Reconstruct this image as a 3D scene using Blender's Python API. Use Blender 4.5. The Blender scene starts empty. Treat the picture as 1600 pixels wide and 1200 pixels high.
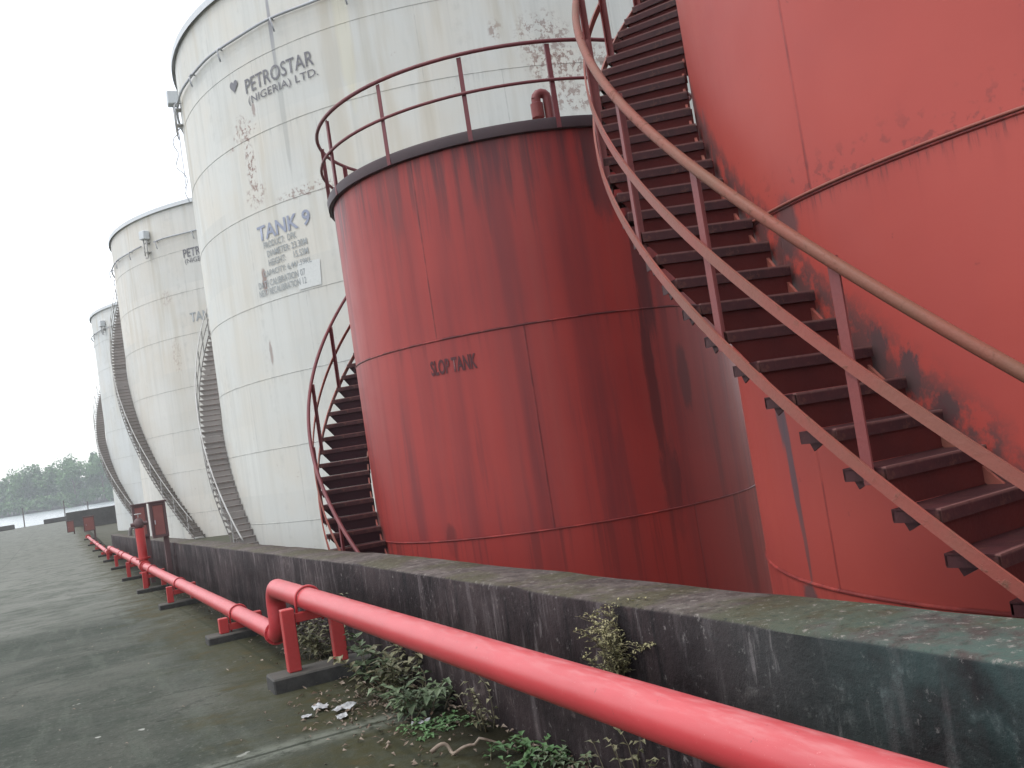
import bpy, math, random
from mathutils import Vector, Matrix, noise
PI = math.pi
S = bpy.context.scene
C = S.collection
random.seed(7)

# ------------------------------------------------------------------ camera
EYE = 1.55
YAW, PITCH, ROLL, FPX = 0.451, 0.051, 0.152, 1500.0
cd = bpy.data.cameras.new('camera'); cam = bpy.data.objects.new('camera', cd); C.objects.link(cam)
cd.sensor_width = 36.0; cd.lens = 36.0 * FPX / 1600.0; cd.clip_start = 0.05; cd.clip_end = 6000
_F = Vector((math.sin(YAW)*math.cos(PITCH), math.cos(YAW)*math.cos(PITCH), math.sin(PITCH)))
_R = Vector((math.cos(YAW), -math.sin(YAW), 0)); _U = _R.cross(_F)
_X = _R*math.cos(ROLL) - _U*math.sin(ROLL); _Y = _R*math.sin(ROLL) + _U*math.cos(ROLL)
cam.matrix_world = Matrix(((_X.x, _Y.x, -_F.x, 0), (_X.y, _Y.y, -_F.y, 0), (_X.z, _Y.z, -_F.z, EYE), (0, 0, 0, 1)))
S.camera = cam

# ------------------------------------------------------------------ sky, sun, exposure (overcast)
SUN_AZ = Vector((-0.99, 0.10))            # up the road, over the river side
SUN_EL = math.radians(66)
w = bpy.data.worlds.new('World'); S.world = w; w.use_nodes = True
nt = w.node_tree; bg = nt.nodes['Background']
sky = nt.nodes.new('ShaderNodeTexSky'); sky.sky_type = 'NISHITA'; sky.sun_disc = False
sky.sun_elevation = SUN_EL; sky.sun_rotation = math.atan2(SUN_AZ.x, SUN_AZ.y)
sky.air_density = 1.0; sky.dust_density = 1.5; sky.ozone_density = 1.0
hs = nt.nodes.new('ShaderNodeHueSaturation'); hs.inputs['Saturation'].default_value = 0.22
nt.links.new(sky.outputs[0], hs.inputs['Color']); nt.links.new(hs.outputs[0], bg.inputs[0])
bg.inputs[1].default_value = 0.15
sd = bpy.data.lights.new('sun', 'SUN'); sd.energy = 0.5; sd.angle = math.radians(25); sd.color = (1.0, 0.97, 0.92)
sun = bpy.data.objects.new('sun', sd); C.objects.link(sun)
sv = Vector((SUN_AZ.x*math.cos(SUN_EL), SUN_AZ.y*math.cos(SUN_EL), math.sin(SUN_EL)))
sun.rotation_euler = (-sv).to_track_quat('-Z', 'Y').to_euler(); sun.location = (0, 0, 60)
S.view_settings.view_transform = 'Standard'; S.view_settings.look = 'None'
S.view_settings.exposure = 1.28; S.view_settings.gamma = 1.0; S.view_settings.use_curve_mapping = False
S.render.engine = 'CYCLES'; S.cycles.max_bounces = 6; S.cycles.use_denoising = True
S.cycles.volume_bounces = 1

# ------------------------------------------------------------------ material helper
class G:
    def __init__(s, name, rough=0.5, spec=0.5, metal=0.0):
        s.m = bpy.data.materials.new(name); s.m.use_nodes = True
        s.t = s.m.node_tree; s.b = s.t.nodes['Principled BSDF']
        s.b.inputs['Roughness'].default_value = rough; s.b.inputs['Specular IOR Level'].default_value = spec
        s.b.inputs['Metallic'].default_value = metal
    def n(s, ty, **k):
        x = s.t.nodes.new(ty)
        for a, v in k.items(): setattr(x, a, v)
        return x
    def put(s, sock, v):
        if v is None: return
        if hasattr(v, 'is_linked') or hasattr(v, 'links'): s.t.links.new(v, sock)
        elif isinstance(v, (tuple, list)) and len(v) == 3 and sock.type == 'RGBA': sock.default_value = (*v, 1)
        else: sock.default_value = v
    def ma(s, op, a, b=None, c=None, clamp=False):
        x = s.n('ShaderNodeMath', operation=op, use_clamp=clamp)
        s.put(x.inputs[0], a); s.put(x.inputs[1], b); s.put(x.inputs[2], c); return x.outputs[0]
    def add(s, a, b): return s.ma('ADD', a, b)
    def sub(s, a, b): return s.ma('SUBTRACT', a, b)
    def mul(s, a, b, clamp=False): return s.ma('MULTIPLY', a, b, clamp=clamp)
    def mx(s, a, b): return s.ma('MAXIMUM', a, b)
    def sm(s, x, lo, hi):                       # smoothstep lo..hi (lo may exceed hi)
        r = s.n('ShaderNodeMapRange', interpolation_type='SMOOTHSTEP')
        s.put(r.inputs[0], x)
        if lo < hi: r.inputs[1].default_value, r.inputs[2].default_value = lo, hi; r.inputs[3].default_value, r.inputs[4].default_value = 0, 1
        else: r.inputs[1].default_value, r.inputs[2].default_value = hi, lo; r.inputs[3].default_value, r.inputs[4].default_value = 1, 0
        return r.outputs[0]
    def coord(s, which='Object'): return s.n('ShaderNodeTexCoord').outputs[which]
    def xyz(s, v):
        x = s.n('ShaderNodeSeparateXYZ'); s.put(x.inputs[0], v); return x.outputs
    def vec(s, x, y, z):
        c = s.n('ShaderNodeCombineXYZ')
        for i, v in enumerate((x, y, z)): s.put(c.inputs[i], v)
        return c.outputs[0]
    def scale(s, v, sc):
        m = s.n('ShaderNodeMapping'); s.put(m.inputs[0], v); m.inputs['Scale'].default_value = sc; return m.outputs[0]
    def noise(s, v, sc=1.0, det=4.0, ro=0.55, dist=0.0):
        x = s.n('ShaderNodeTexNoise'); s.put(x.inputs['Vector'], v)
        x.inputs['Scale'].default_value = sc; x.inputs['Detail'].default_value = det
        x.inputs['Roughness'].default_value = ro; x.inputs['Distortion'].default_value = dist
        return x.outputs[0]
    def mix(s, f, a, b):
        x = s.n('ShaderNodeMix', data_type='RGBA'); s.put(x.inputs[0], f); s.put(x.inputs[6], a); s.put(x.inputs[7], b)
        return x.outputs[2]
    def bump(s, h, dist=0.01, st=1.0):
        b = s.n('ShaderNodeBump'); b.inputs['Strength'].default_value = st; b.inputs['Distance'].default_value = dist
        s.put(b.inputs['Height'], h); s.t.links.new(b.outputs[0], s.b.inputs['Normal'])
    def col(s, c): s.put(s.b.inputs['Base Color'], c)
    def rough(s, v): s.put(s.b.inputs['Roughness'], v)

def paint(name, a, b, rust=(0.10, 0.045, 0.03), amt=0.5, rough=0.45, sc=6.0, bump=0.002, spec=0.3):
    """weathered paint: two tones, rust where the noise breaks through"""
    g = G(name, rough, spec); o = g.coord()
    n1 = g.noise(o, sc*0.35, 5, 0.6); n2 = g.noise(o, sc*3.0, 6, 0.7); n3 = g.noise(o, sc*14, 3, 0.6)
    c = g.mix(g.sm(n1, 0.35, 0.65), a, b)
    r = g.sm(g.add(g.mul(n2, 0.7), g.mul(n1, 0.3)), 0.66 - 0.12*amt, 0.74 - 0.10*amt)
    c = g.mix(g.mul(r, 0.85), c, rust)
    c = g.mix(g.mul(g.sm(n3, 0.45, 0.75), 0.18), c, tuple(x*0.5 for x in a))
    g.col(c); g.rough(g.add(rough, g.mul(r, 0.3))); g.bump(g.add(n3, g.mul(r, 0.8)), bump)
    return g.m

def cyl_coords(g, R):
    """angle phi (0 faces the road, minus is up the road), arc length and height"""
    x, y, z = g.xyz(g.coord())
    phi = g.ma('ARCTAN2', g.mul(y, -1.0), g.mul(x, -1.0))
    arc = g.mul(phi, R)
    return phi, arc, z, g.vec(arc, z, 0.0)

def blob(g, arc, z, a0, z0, ra, rz, nz, rag=0.5):
    """ragged elliptic patch"""
    da = g.mul(g.sub(arc, a0), 1.0/ra); dz = g.mul(g.sub(z, z0), 1.0/rz)
    d = g.ma('SQRT', g.add(g.mul(da, da), g.mul(dz, dz)))
    return g.sm(g.add(d, g.mul(g.sub(nz, 0.5), rag*3)), 1.08, 0.62)

def shell_paint(name, R, base, tone, dark, seams, vseam_rows, rough=0.4, streak=0.3, streak_col=None,
                top=None, blobs=(), stair=None, rust=None, rust_amt=0.0, extra=None, bumps=0.012, line=0.55, spec=0.20):
    g = G(name, rough, spec)
    phi, arc, z, v = cyl_coords(g, R)
    nb = g.noise(v, 0.45, 4, 0.55); nf = g.noise(v, 3.0, 6, 0.65); ng = g.noise(v, 14.0, 4, 0.6)
    st1 = g.noise(g.vec(g.mul(arc, 2.6), g.mul(z, 0.12), 3.0), 1.0, 4, 0.6)
    st2 = g.noise(g.vec(g.mul(arc, 9.0), g.mul(z, 0.25), 9.0), 1.0, 4, 0.6)
    c = g.mix(g.sm(nb, 0.35, 0.68), base, tone)
    sk = g.mul(g.add(g.mul(g.sm(st1, 0.46, 0.70), 0.65), g.mul(g.sm(st2, 0.48, 0.72), 0.45)), streak, clamp=True)
    if top is not None: sk = g.mul(sk, g.add(0.35, g.mul(g.sm(z, top-5.0, top), 0.9)))
    c = g.mix(sk, c, streak_col or dark)
    # grime held in the weld seams and just under them
    for zs in seams:
        dz = g.sub(z, g.add(zs, g.mul(g.sub(nf, 0.5), 0.03)))
        ln = g.sm(g.ma('ABSOLUTE', dz), 0.022, 0.006)
        un = g.mul(g.mul(g.sm(dz, -0.35, -0.0), g.sm(dz, 0.02, 0.0)), g.sm(st2, 0.5, 0.72))
        c = g.mix(g.mul(g.mx(g.mul(ln, g.sm(nf, 0.30, 0.55)), g.mul(un, 0.45)), line), c, dark)
    hs_ = g.mul(nb, 0.0)
    for (z0, z1, period, off) in vseam_rows:
        f = g.sub(g.ma('FRACT', g.mul(g.add(arc, off + 200.0*period), 1.0/period)), 0.5)
        ln = g.sm(g.ma('ABSOLUTE', g.mul(f, period)), 0.016, 0.004)
        ln = g.mul(ln, g.mul(g.ma('GREATER_THAN', z, z0), g.ma('LESS_THAN', z, z1)))
        c = g.mix(g.mul(g.mul(ln, g.sm(nf, 0.32, 0.6)), line*0.8), c, dark); hs_ = g.mx(hs_, ln)
    if rust:
        rr = g.sm(g.add(g.mul(nf, 0.6), g.add(g.mul(st1, 0.25), g.mul(ng, 0.25))), 0.74 - rust_amt*0.1, 0.80 - rust_amt*0.1)
        c = g.mix(g.mul(rr, 0.75), c, rust)
    for (a0, z0, ra, rz, colr, st, rag) in blobs:
        nn = g.noise(g.vec(g.mul(arc, 1.0/ra), g.mul(z, 1.0/rz), a0*3.0), 2.2, 6, 0.72)
        if rag > 0.65:                       # a cluster of small chips, not one patch
            bl = g.mul(blob(g, arc, z, a0, z0, ra, rz, nn, 0.35), g.sm(g.add(g.mul(nn, 0.25), g.mul(g.noise(g.vec(g.mul(arc, 1.25), z, a0), 5.5, 5, 0.7), 0.75)), 0.505, 0.545))
        else: bl = blob(g, arc, z, a0, z0, ra, rz, nn, rag)
        c = g.mix(g.mul(bl, st), c, colr)
    if extra: c = extra(g, c, phi, arc, z, v, nf, ng, st2)
    g.col(c)
    g.rough(g.add(rough, g.add(g.mul(nf, 0.12), g.mul(sk, 0.25))))
    g.bump(g.add(g.mul(g.noise(v, 0.8, 3, 0.5), bumps/0.004), g.add(g.mul(ng, 0.25), g.mul(hs_, 0.8))), 0.004, 0.7)
    return g.m

# ------------------------------------------------------------------ mesh helper
class MB:
    def __init__(s): s.v = []; s.f = []; s.sm = []
    def quad(s, a, b, c, d, sm=False):
        i = len(s.v); s.v += [Vector(a), Vector(b), Vector(c), Vector(d)]; s.f.append((i, i+1, i+2, i+3)); s.sm.append(sm)
    def tri(s, a, b, c):
        i = len(s.v); s.v += [Vector(a), Vector(b), Vector(c)]; s.f.append((i, i+1, i+2)); s.sm.append(False)
    def box(s, c, size, M=None, bev=0.0):
        hx, hy, hz = (x/2 for x in size); M = M or Matrix.Identity(3); c = Vector(c)
        if bev <= 0:
            P = [c + M @ Vector((x, y, z)) for z in (-hz, hz) for (x, y) in ((-hx, -hy), (hx, -hy), (hx, hy), (-hx, hy))]
            i = len(s.v); s.v += P
            for q in ((3, 2, 1, 0), (4, 5, 6, 7), (0, 1, 5, 4), (1, 2, 6, 5), (2, 3, 7, 6), (3, 0, 4, 7)):
                s.f.append(tuple(i+k for k in q)); s.sm.append(False)
            return
        b = bev; rings = []
        def ring(x, y, z, ch):
            pts = [(-x+ch, -y), (x-ch, -y), (x, -y+ch), (x, y-ch), (x-ch, y), (-x+ch, y), (-x, y-ch), (-x, -y+ch)]
            i = len(s.v); s.v += [c + M @ Vector((px, py, z)) for px, py in pts]; return i
        r = [ring(hx-b, hy-b, -hz, b*0.4), ring(hx, hy, -hz+b, b), ring(hx, hy, hz-b, b), ring(hx-b, hy-b, hz, b*0.4)]
        for k in range(3):
            for j in range(8):
                j2 = (j+1) % 8; s.f.append((r[k]+j, r[k]+j2, r[k+1]+j2, r[k+1]+j)); s.sm.append(False)
        s.f.append(tuple(r[0]+j for j in range(7, -1, -1))); s.sm.append(False)
        s.f.append(tuple(r[3]+j for j in range(8))); s.sm.append(False)
    def sweep(s, pts, prof, ups=None, closed=False, smooth=True, cap=True):
        """prof: list of (side, up) offsets, or a list of such lists, one per point"""
        pts = [Vector(p) for p in pts]; n = len(pts); rows = []
        for i, p in enumerate(pts):
            a = pts[(i-1) % n] if closed or i > 0 else p; b = pts[(i+1) % n] if closed or i < n-1 else p
            t = (b-a).normalized()
            up = Vector(ups[i]) if ups else Vector((0, 0, 1))
            if abs(t.dot(up)) > 0.97 and not ups: up = Vector((1, 0, 0))
            side = t.cross(up).normalized(); up = side.cross(t).normalized()
            pr = prof[i] if isinstance(prof[0], list) else prof
            k = len(s.v); s.v += [p + side*x + up*y for x, y in pr]; rows.append(k)
        m = len(prof[0]) if isinstance(prof[0], list) else len(prof)
        for i in range(n if closed else n-1):
            a, b = rows[i], rows[(i+1) % n]
            for j in range(m):
                j2 = (j+1) % m; s.f.append((a+j, b+j, b+j2, a+j2)); s.sm.append(smooth)
        if cap and not closed:
            s.f.append(tuple(rows[0]+j for j in range(m))); s.sm.append(False)
            s.f.append(tuple(rows[-1]+j for j in range(m-1, -1, -1))); s.sm.append(False)
    def tube(s, pts, r, n=10, **k):
        if isinstance(r, (list, tuple)):
            pr = [[(q*math.cos(2*PI*j/n), q*math.sin(2*PI*j/n)) for j in range(n)] for q in r]
        else: pr = [(r*math.cos(2*PI*j/n), r*math.sin(2*PI*j/n)) for j in range(n)]
        s.sweep(pts, pr, **k)
    def bar(s, pts, w_, h, **k): s.sweep(pts, [(-w_/2, -h/2), (w_/2, -h/2), (w_/2, h/2), (-w_/2, h/2)], smooth=False, **k)
    def lathe(s, prof, n=96, smooth=True, sharp=()):
        rows = []
        for r, z in prof:
            k = len(s.v); rows.append((k, r))
            if r < 1e-6: s.v.append(Vector((0, 0, z)))
            else: s.v += [Vector((r*math.cos(2*PI*j/n), r*math.sin(2*PI*j/n), z)) for j in range(n)]
        for (a, ra), (b, rb) in zip(rows, rows[1:]):
            for j in range(n):
                j2 = (j+1) % n
                if rb < 1e-6: s.f.append((a+j, a+j2, b))
                elif ra < 1e-6: s.f.append((a, b+j2, b+j))
                else: s.f.append((a+j, a+j2, b+j2, b+j))
                s.sm.append(smooth)
    def build(s, name, mat, parent=None, loc=(0, 0, 0), angle=None):
        me = bpy.data.meshes.new(name); me.from_pydata([tuple(v) for v in s.v], [], s.f)
        me.polygons.foreach_set('use_smooth', s.sm); me.materials.append(mat)
        if angle is not None: me.set_sharp_from_angle(angle=math.radians(angle))
        me.update()
        o = bpy.data.objects.new(name, me); C.objects.link(o); o.location = loc
        if parent: o.parent = parent
        return o

def tag(o, label=None, cat=None, group=None, kind=None):
    if label: o['label'] = label
    if cat: o['category'] = cat
    if group: o['group'] = group
    if kind: o['kind'] = kind
    return o
def thing(name, label, cat, loc, group=None, rz=0.0):
    o = bpy.data.objects.new(name, None); C.objects.link(o); o.location = loc; o.rotation_euler = (0, 0, rz); o.empty_display_size = 0.3
    return tag(o, label, cat, group)
def dup(o, parent=None):
    c = o.copy(); C.objects.link(c); c.parent = parent
    for ch in list(o.children): dup(ch, c)
    return c
def pol(r, phi, z):                    # phi = 0 faces the road (-X), minus phi goes up the road (+Y)
    a = PI + phi; return Vector((r*math.cos(a), r*math.sin(a), z))
def drop(t):                           # the site falls gently towards the river
    if t < 8: return 0.016*t
    if t < 50: return 0.128 + 0.025*(t-8)
    if t < 62: return 1.178 + (t-50)*0.014
    return 1.346
def ground(t):                         # the paving falls a little faster than the wall
    t = max(t, 0)
    if t < 8: return -0.016*t
    if t < 26: return -0.128 - 0.036*(t-8)
    if t < 62: return -0.776 - 0.0165*(t-26)
    return -1.37
FLOOR = -1.65

# ------------------------------------------------------------------ materials
M = {}
RED_SEAMS = [1.91, 4.35, 6.79]
def red_extra(g, c, phi, arc, z, v, nf, ng, st2):
    # bare, unpainted steel where the brush did not reach round the stair treads
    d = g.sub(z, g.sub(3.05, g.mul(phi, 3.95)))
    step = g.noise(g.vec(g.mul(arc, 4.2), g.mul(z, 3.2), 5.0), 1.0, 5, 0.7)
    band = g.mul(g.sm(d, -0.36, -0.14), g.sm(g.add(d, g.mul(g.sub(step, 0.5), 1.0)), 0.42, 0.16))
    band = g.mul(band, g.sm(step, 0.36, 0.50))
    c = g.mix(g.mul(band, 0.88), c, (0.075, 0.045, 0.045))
    # scuffs and runs under the welded joint
    dz = g.sub(z, 4.35)
    run = g.mul(g.mul(g.sm(dz, -0.13, -0.01), g.sm(dz, 0.02, -0.01)), g.sm(g.noise(g.vec(g.mul(arc, 34.0), g.mul(z, 3.0), 1.0), 1.0, 5, 0.7), 0.50, 0.60))
    up = g.mul(g.mul(g.sm(dz, 0.34, 0.04), g.sm(dz, -0.02, 0.01)), g.sm(g.add(g.mul(nf, 0.35), g.mul(ng, 0.65)), 0.535, 0.60))
    c = g.mix(g.mul(g.mx(run, g.mul(up, 0.7)), 0.7), c, (0.10, 0.03, 0.03))
    sp = g.sm(g.noise(v, 5.5, 5, 0.75), 0.655, 0.70)
    return g.mix(g.mul(sp, 0.65), c, (0.13, 0.025, 0.025))
DK = (0.085, 0.035, 0.038)
rb = 4.0116
M['red_shell'] = shell_paint('faded red tank paint', rb, (0.36, 0.060, 0.046), (0.315, 0.050, 0.040), (0.12, 0.02, 0.02), RED_SEAMS,
    [(1.91, 4.35, 6.2, 6.2*0.5 + 0.9), (4.35, 6.79, 6.2, 6.2*0.5 + 0.126*rb), (6.79, 9.3, 6.2, 2.0)], spec=0.26, rough=0.38, streak=0.14, streak_col=(0.33, 0.045, 0.045),
    blobs=[(-0.336*rb, 3.18, 0.085, 0.42, (0.085, 0.06, 0.07), 0.9, 0.3), (-0.322*rb, 2.72, 0.055, 0.50, (0.085, 0.06, 0.07), 0.9, 0.35), (-0.317*rb, 2.25, 0.032, 0.45, (0.11, 0.055, 0.055), 0.8, 0.35),
           (-0.33*rb, 1.82, 0.13, 0.09, (0.10, 0.06, 0.06), 0.9, 0.35), (-0.20*rb, 4.22, 0.14, 0.22, (0.11, 0.055, 0.055), 0.92, 0.28),
           (-0.042*rb, 3.37, 0.075, 0.16, (0.065, 0.042, 0.046), 0.9, 0.62), (0.008*rb, 3.20, 0.08, 0.16, (0.065, 0.042, 0.046), 0.9, 0.6), (0.052*rb, 2.97, 0.085, 0.12, (0.06, 0.03, 0.035), 0.9, 0.55),
           (-0.506*rb, 5.3, 0.05, 0.14, (0.16, 0.07, 0.075), 0.8, 0.3)],
    extra=red_extra, bumps=0.010, line=0.75)
rs = 2.85
def slop_extra(g, c, phi, arc, z, v, nf, ng, st2):
    st = g.noise(g.vec(g.mul(arc, 5.0), g.mul(z, 0.22), 2.0), 1.0, 5, 0.65)
    a = g.mul(g.sm(g.add(z, g.mul(g.sub(st, 0.5), 4.0)), 5.9, 6.95), g.sm(st, 0.40, 0.56))
    c = g.mix(g.mul(a, 0.72), c, (0.055, 0.03, 0.034))
    b = g.mul(g.sm(g.add(z, g.mul(g.sub(st, 0.5), 3.0)), 1.2, 2.4), g.mul(g.sm(g.add(z, g.mul(g.sub(st2, 0.5), 1.0)), 4.6, 3.0), g.sm(st, 0.50, 0.62)))
    c = g.mix(g.mul(b, 0.35), c, (0.10, 0.03, 0.035))
    bd = g.noise(g.vec(g.mul(arc, 1.5), g.mul(z, 0.06), 6.0), 1.0, 3, 0.55)
    c = g.mix(g.mul(g.sm(bd, 0.50, 0.66), 0.55), c, (0.115, 0.026, 0.030))
    c = g.mix(g.mul(g.sm(bd, 0.46, 0.34), 0.35), c, (0.33, 0.062, 0.052))
    c = g.mix(g.mul(g.sm(z, 2.0, 1.93), 0.45), c, (0.32, 0.040, 0.032))
    rn = g.mul(g.mul(g.sm(z, 0.2, 1.93), g.sm(z, 1.97, 1.94)), g.sm(st2, 0.50, 0.60))
    return g.mix(g.mul(rn, 0.40), c, (0.09, 0.025, 0.025))
M['slop_shell'] = shell_paint('stained dark red tank paint', rs, (0.305, 0.043, 0.037), (0.260, 0.036, 0.033), (0.05, 0.014, 0.016), [1.96, 4.52],
    [(0, 1.96, 4.0, 1.2), (1.96, 4.52, 4.0, 3.1), (4.52, 7.0, 4.0, 2.0 - 0.60*rs)], spec=0.26, rough=0.38, streak=0.42, streak_col=(0.105, 0.035, 0.040),
    blobs=[(1.60*rs, 5.3, 0.13, 1.6, (0.040, 0.018, 0.022), 0.75, 0.45), (1.56*rs, 3.6, 0.09, 1.2, (0.035, 0.016, 0.02), 0.75, 0.5), (1.58*rs, 2.2, 0.16, 0.7, (0.05, 0.02, 0.024), 0.6, 0.55), (1.46*rs, 6.4, 0.22, 0.8, (0.06, 0.03, 0.034), 0.75, 0.3),
           (1.75*rs, 3.6, 0.12, 0.5, (0.06, 0.02, 0.024), 0.6, 0.3), (2.05*rs, 1.2, 0.16, 0.8, (0.05, 0.02, 0.022), 0.7, 0.3), (0.52*rs, 1.95, 0.10, 0.25, (0.06, 0.02, 0.022), 0.55, 0.35)],
    extra=slop_extra, bumps=0.008, line=0.9)
W_SEAMS = [1.45, 3.88, 6.20, 8.64, 11.62, 14.06, 16.46]
RUST = (0.155, 0.062, 0.045); RUST2 = (0.22, 0.12, 0.10)
def white_shell(name, seed, blobs, base=(0.545, 0.55, 0.520), tone=(0.55, 0.53, 0.475)):
    rows = []; zz = [0] + W_SEAMS + [18.9]
    for i in range(len(zz)-1): rows.append((zz[i], zz[i+1], 6.1, (i*2.37 + seed) % 6.1))
    def ex(g, c, phi, arc, z, v, nf, ng, st2):
        s1 = g.noise(g.vec(g.mul(arc, 1.3), g.mul(z, 0.10), seed), 1.0, 4, 0.6)
        c = g.mix(g.mul(g.mul(g.sm(s1, 0.50, 0.70), g.sm(z, 3.0, 17.0)), 0.55), c, (0.41, 0.36, 0.27))
        pl = g.n('ShaderNodeTexWhiteNoise', noise_dimensions='2D')
        g.put(pl.inputs['Vector'], g.vec(g.ma('FLOOR', g.mul(arc, 1/3.05)), g.ma('FLOOR', g.mul(z, 1/2.42)), 0.0))
        c = g.mix(g.mul(pl.outputs[0], 0.30), c, (0.385, 0.405, 0.395))
        ch = g.sm(g.noise(v, 2.2, 6, 0.78), 0.66, 0.70)
        c = g.mix(g.mul(ch, 0.60), c, RUST2)
        return g.mix(g.mul(g.mul(g.sm(s1, 0.48, 0.30), g.sm(nf, 0.45, 0.65)), 0.25), c, (0.28, 0.29, 0.275))
    return shell_paint(name, 12.0, base, tone, (0.19, 0.19, 0.185), W_SEAMS, rows, rough=0.5, streak=0.32, streak_col=(0.33, 0.335, 0.31),
                       blobs=blobs, extra=ex, bumps=0.015, line=0.6)
r9 = 12.0
M['shell9'] = white_shell('chalky white tank paint with rust near the lettering', 1.3, [
    (0.425*r9, 13.2, 0.30, 1.05, RUST, 0.75, 0.75), (0.432*r9, 14.35, 0.50, 0.40, RUST, 0.7, 0.85), (0.40*r9, 14.5, 0.55, 0.5, RUST, 0.6, 1.0), (0.62*r9, 11.75, 1.4, 0.22, RUST, 0.6, 1.0), (0.43*r9, 12.2, 0.6, 0.5, RUST, 0.6, 1.0), (0.415*r9, 9.35, 0.14, 0.50, RUST, 0.75, 0.5),
    (0.400*r9, 7.0, 0.09, 0.45, RUST, 0.6, 0.5), (0.470*r9, 14.9, 0.10, 0.25, RUST, 0.6, 0.6),
    (1.310*r9, 14.9, 0.95, 0.9, RUST, 0.7, 1.0), (1.335*r9, 14.0, 1.1, 0.7, RUST, 0.7, 1.05), (1.19*r9, 15.3, 0.25, 0.35, RUST, 0.65, 0.8), (1.46*r9, 13.9, 0.8, 0.8, RUST, 0.65, 1.05), (1.36*r9, 13.0, 0.9, 0.5, RUST, 0.6, 1.1),
    (0.577*r9, 17.0, 0.09, 1.8, (0.20, 0.20, 0.23), 0.8, 0.2), (0.579*r9, 14.6, 0.13, 2.4, (0.33, 0.33, 0.31), 0.6, 0.3),
    (0.34*r9, 14.02, 0.35, 0.10, RUST2, 0.6, 0.8), (0.80*r9, 16.2, 0.3, 2.6, (0.62, 0.56, 0.36), 0.40, 0.35)])
M['shell8'] = white_shell('chalky cream tank paint with pale rust', 4.4, [
    (0.60*r9, 14.0, 0.5, 0.5, RUST2, 0.4, 0.9), (0.62*r9, 10.5, 0.4, 1.2, RUST2, 0.4, 0.9), (0.45*r9, 13.5, 0.5, 2.0, (0.55, 0.55, 0.53), 0.35, 0.6)],
    base=(0.57, 0.56, 0.525), tone=(0.55, 0.52, 0.465))
M['shell7'] = white_shell('dull white tank paint', 2.2, [(0.5*r9, 14.5, 0.6, 1.6, (0.5, 0.5, 0.5), 0.4, 0.6)], base=(0.55, 0.565, 0.56), tone=(0.53, 0.53, 0.505))
M['white_metal'] = paint('weathered white steel', (0.42, 0.42, 0.41), (0.34, 0.33, 0.315), RUST2, 0.3, 0.5)
M['grey_metal'] = paint('grey weathered steel', (0.17, 0.16, 0.155), (0.13, 0.12, 0.115), RUST, 0.6, 0.6, 3.0)
M['rim_white'] = paint('pale blue white rim paint', (0.56, 0.59, 0.61), (0.52, 0.54, 0.55), RUST2, 0.3, 0.5, 1.0)
M['ring_metal'] = paint('dull grey ring pipe', (0.38, 0.40, 0.42), (0.32, 0.33, 0.35), RUST, 0.4, 0.5, 3.0)
def tread_paint(name, a, b, rust, wear, amt):
    """tread steel, rubbed bare along the nose"""
    g = G(name, 0.55, 0.22); o = g.coord(); x, y, z = g.xyz(o)
    n1 = g.noise(o, 2.2, 5, 0.65); n2 = g.noise(o, 14.0, 6, 0.72)
    c = g.mix(g.sm(n1, 0.38, 0.62), a, b); c = g.mix(g.mul(g.sm(n2, 0.52, 0.66), 0.75), c, rust)
    ed = g.mul(g.sm(z, -0.016, -0.004), g.sm(y, -0.098, -0.112)); ed = g.mul(ed, g.sm(n1, 0.30, 0.50))
    c = g.mix(g.mul(ed, amt), c, wear); g.col(c); g.bump(n2, 0.003); return g.m
M['tread'] = tread_paint('dark maroon tread steel', (0.052, 0.016, 0.018), (0.032, 0.011, 0.013), (0.085, 0.034, 0.026), (0.23, 0.115, 0.105), 0.60)
M['grey_tread'] = tread_paint('grey brown weathered tread steel', (0.20, 0.18, 0.165), (0.15, 0.135, 0.125), RUST, (0.55, 0.53, 0.50), 0.8)
M['dark_riser'] = paint('dark maroon riser plate', (0.030, 0.011, 0.014), (0.022, 0.009, 0.012), (0.05, 0.022, 0.018), 0.6, 0.65, 3.0, 0.003, spec=0.12)  # near-black maroon, darker and less red than the other riser plates
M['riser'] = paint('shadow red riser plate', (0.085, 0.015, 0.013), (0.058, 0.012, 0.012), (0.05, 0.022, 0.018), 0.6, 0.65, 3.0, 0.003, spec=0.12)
M['grey_riser'] = paint('grey brown riser plate', (0.30, 0.275, 0.26), (0.26, 0.24, 0.225), RUST, 0.5, 0.7, 2.0)
M['stringer'] = paint('worn salmon paint on steel bar', (0.20, 0.075, 0.055), (0.24, 0.062, 0.048), (0.13, 0.065, 0.042), 0.8, 0.5, 4.0)
M['rail'] = paint('rusty tan handrail pipe', (0.165, 0.074, 0.050), (0.20, 0.064, 0.045), (0.10, 0.048, 0.030), 0.9, 0.5, 5.0, spec=0.18)
M['post'] = paint('faded maroon red steel', (0.165, 0.042, 0.042), (0.195, 0.046, 0.041), (0.11, 0.05, 0.04), 0.5, 0.48, 4.0)
M['slop_rail'] = paint('dull maroon rail paint', (0.155, 0.040, 0.044), (0.13, 0.036, 0.042), (0.08, 0.035, 0.03), 0.6, 0.5, 5.0)
M['rim'] = paint('sooty dark rim steel', (0.050, 0.030, 0.034), (0.038, 0.024, 0.028), (0.09, 0.04, 0.035), 0.5, 0.55, 3.0)
M['roof'] = paint('dull roof plate', (0.40, 0.39, 0.37), (0.33, 0.31, 0.29), RUST, 0.6, 0.6, 1.0)
M['roof_red'] = paint('dull red roof plate', (0.20, 0.05, 0.045), (0.16, 0.045, 0.04), RUST, 0.6, 0.6, 1.0)

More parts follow.
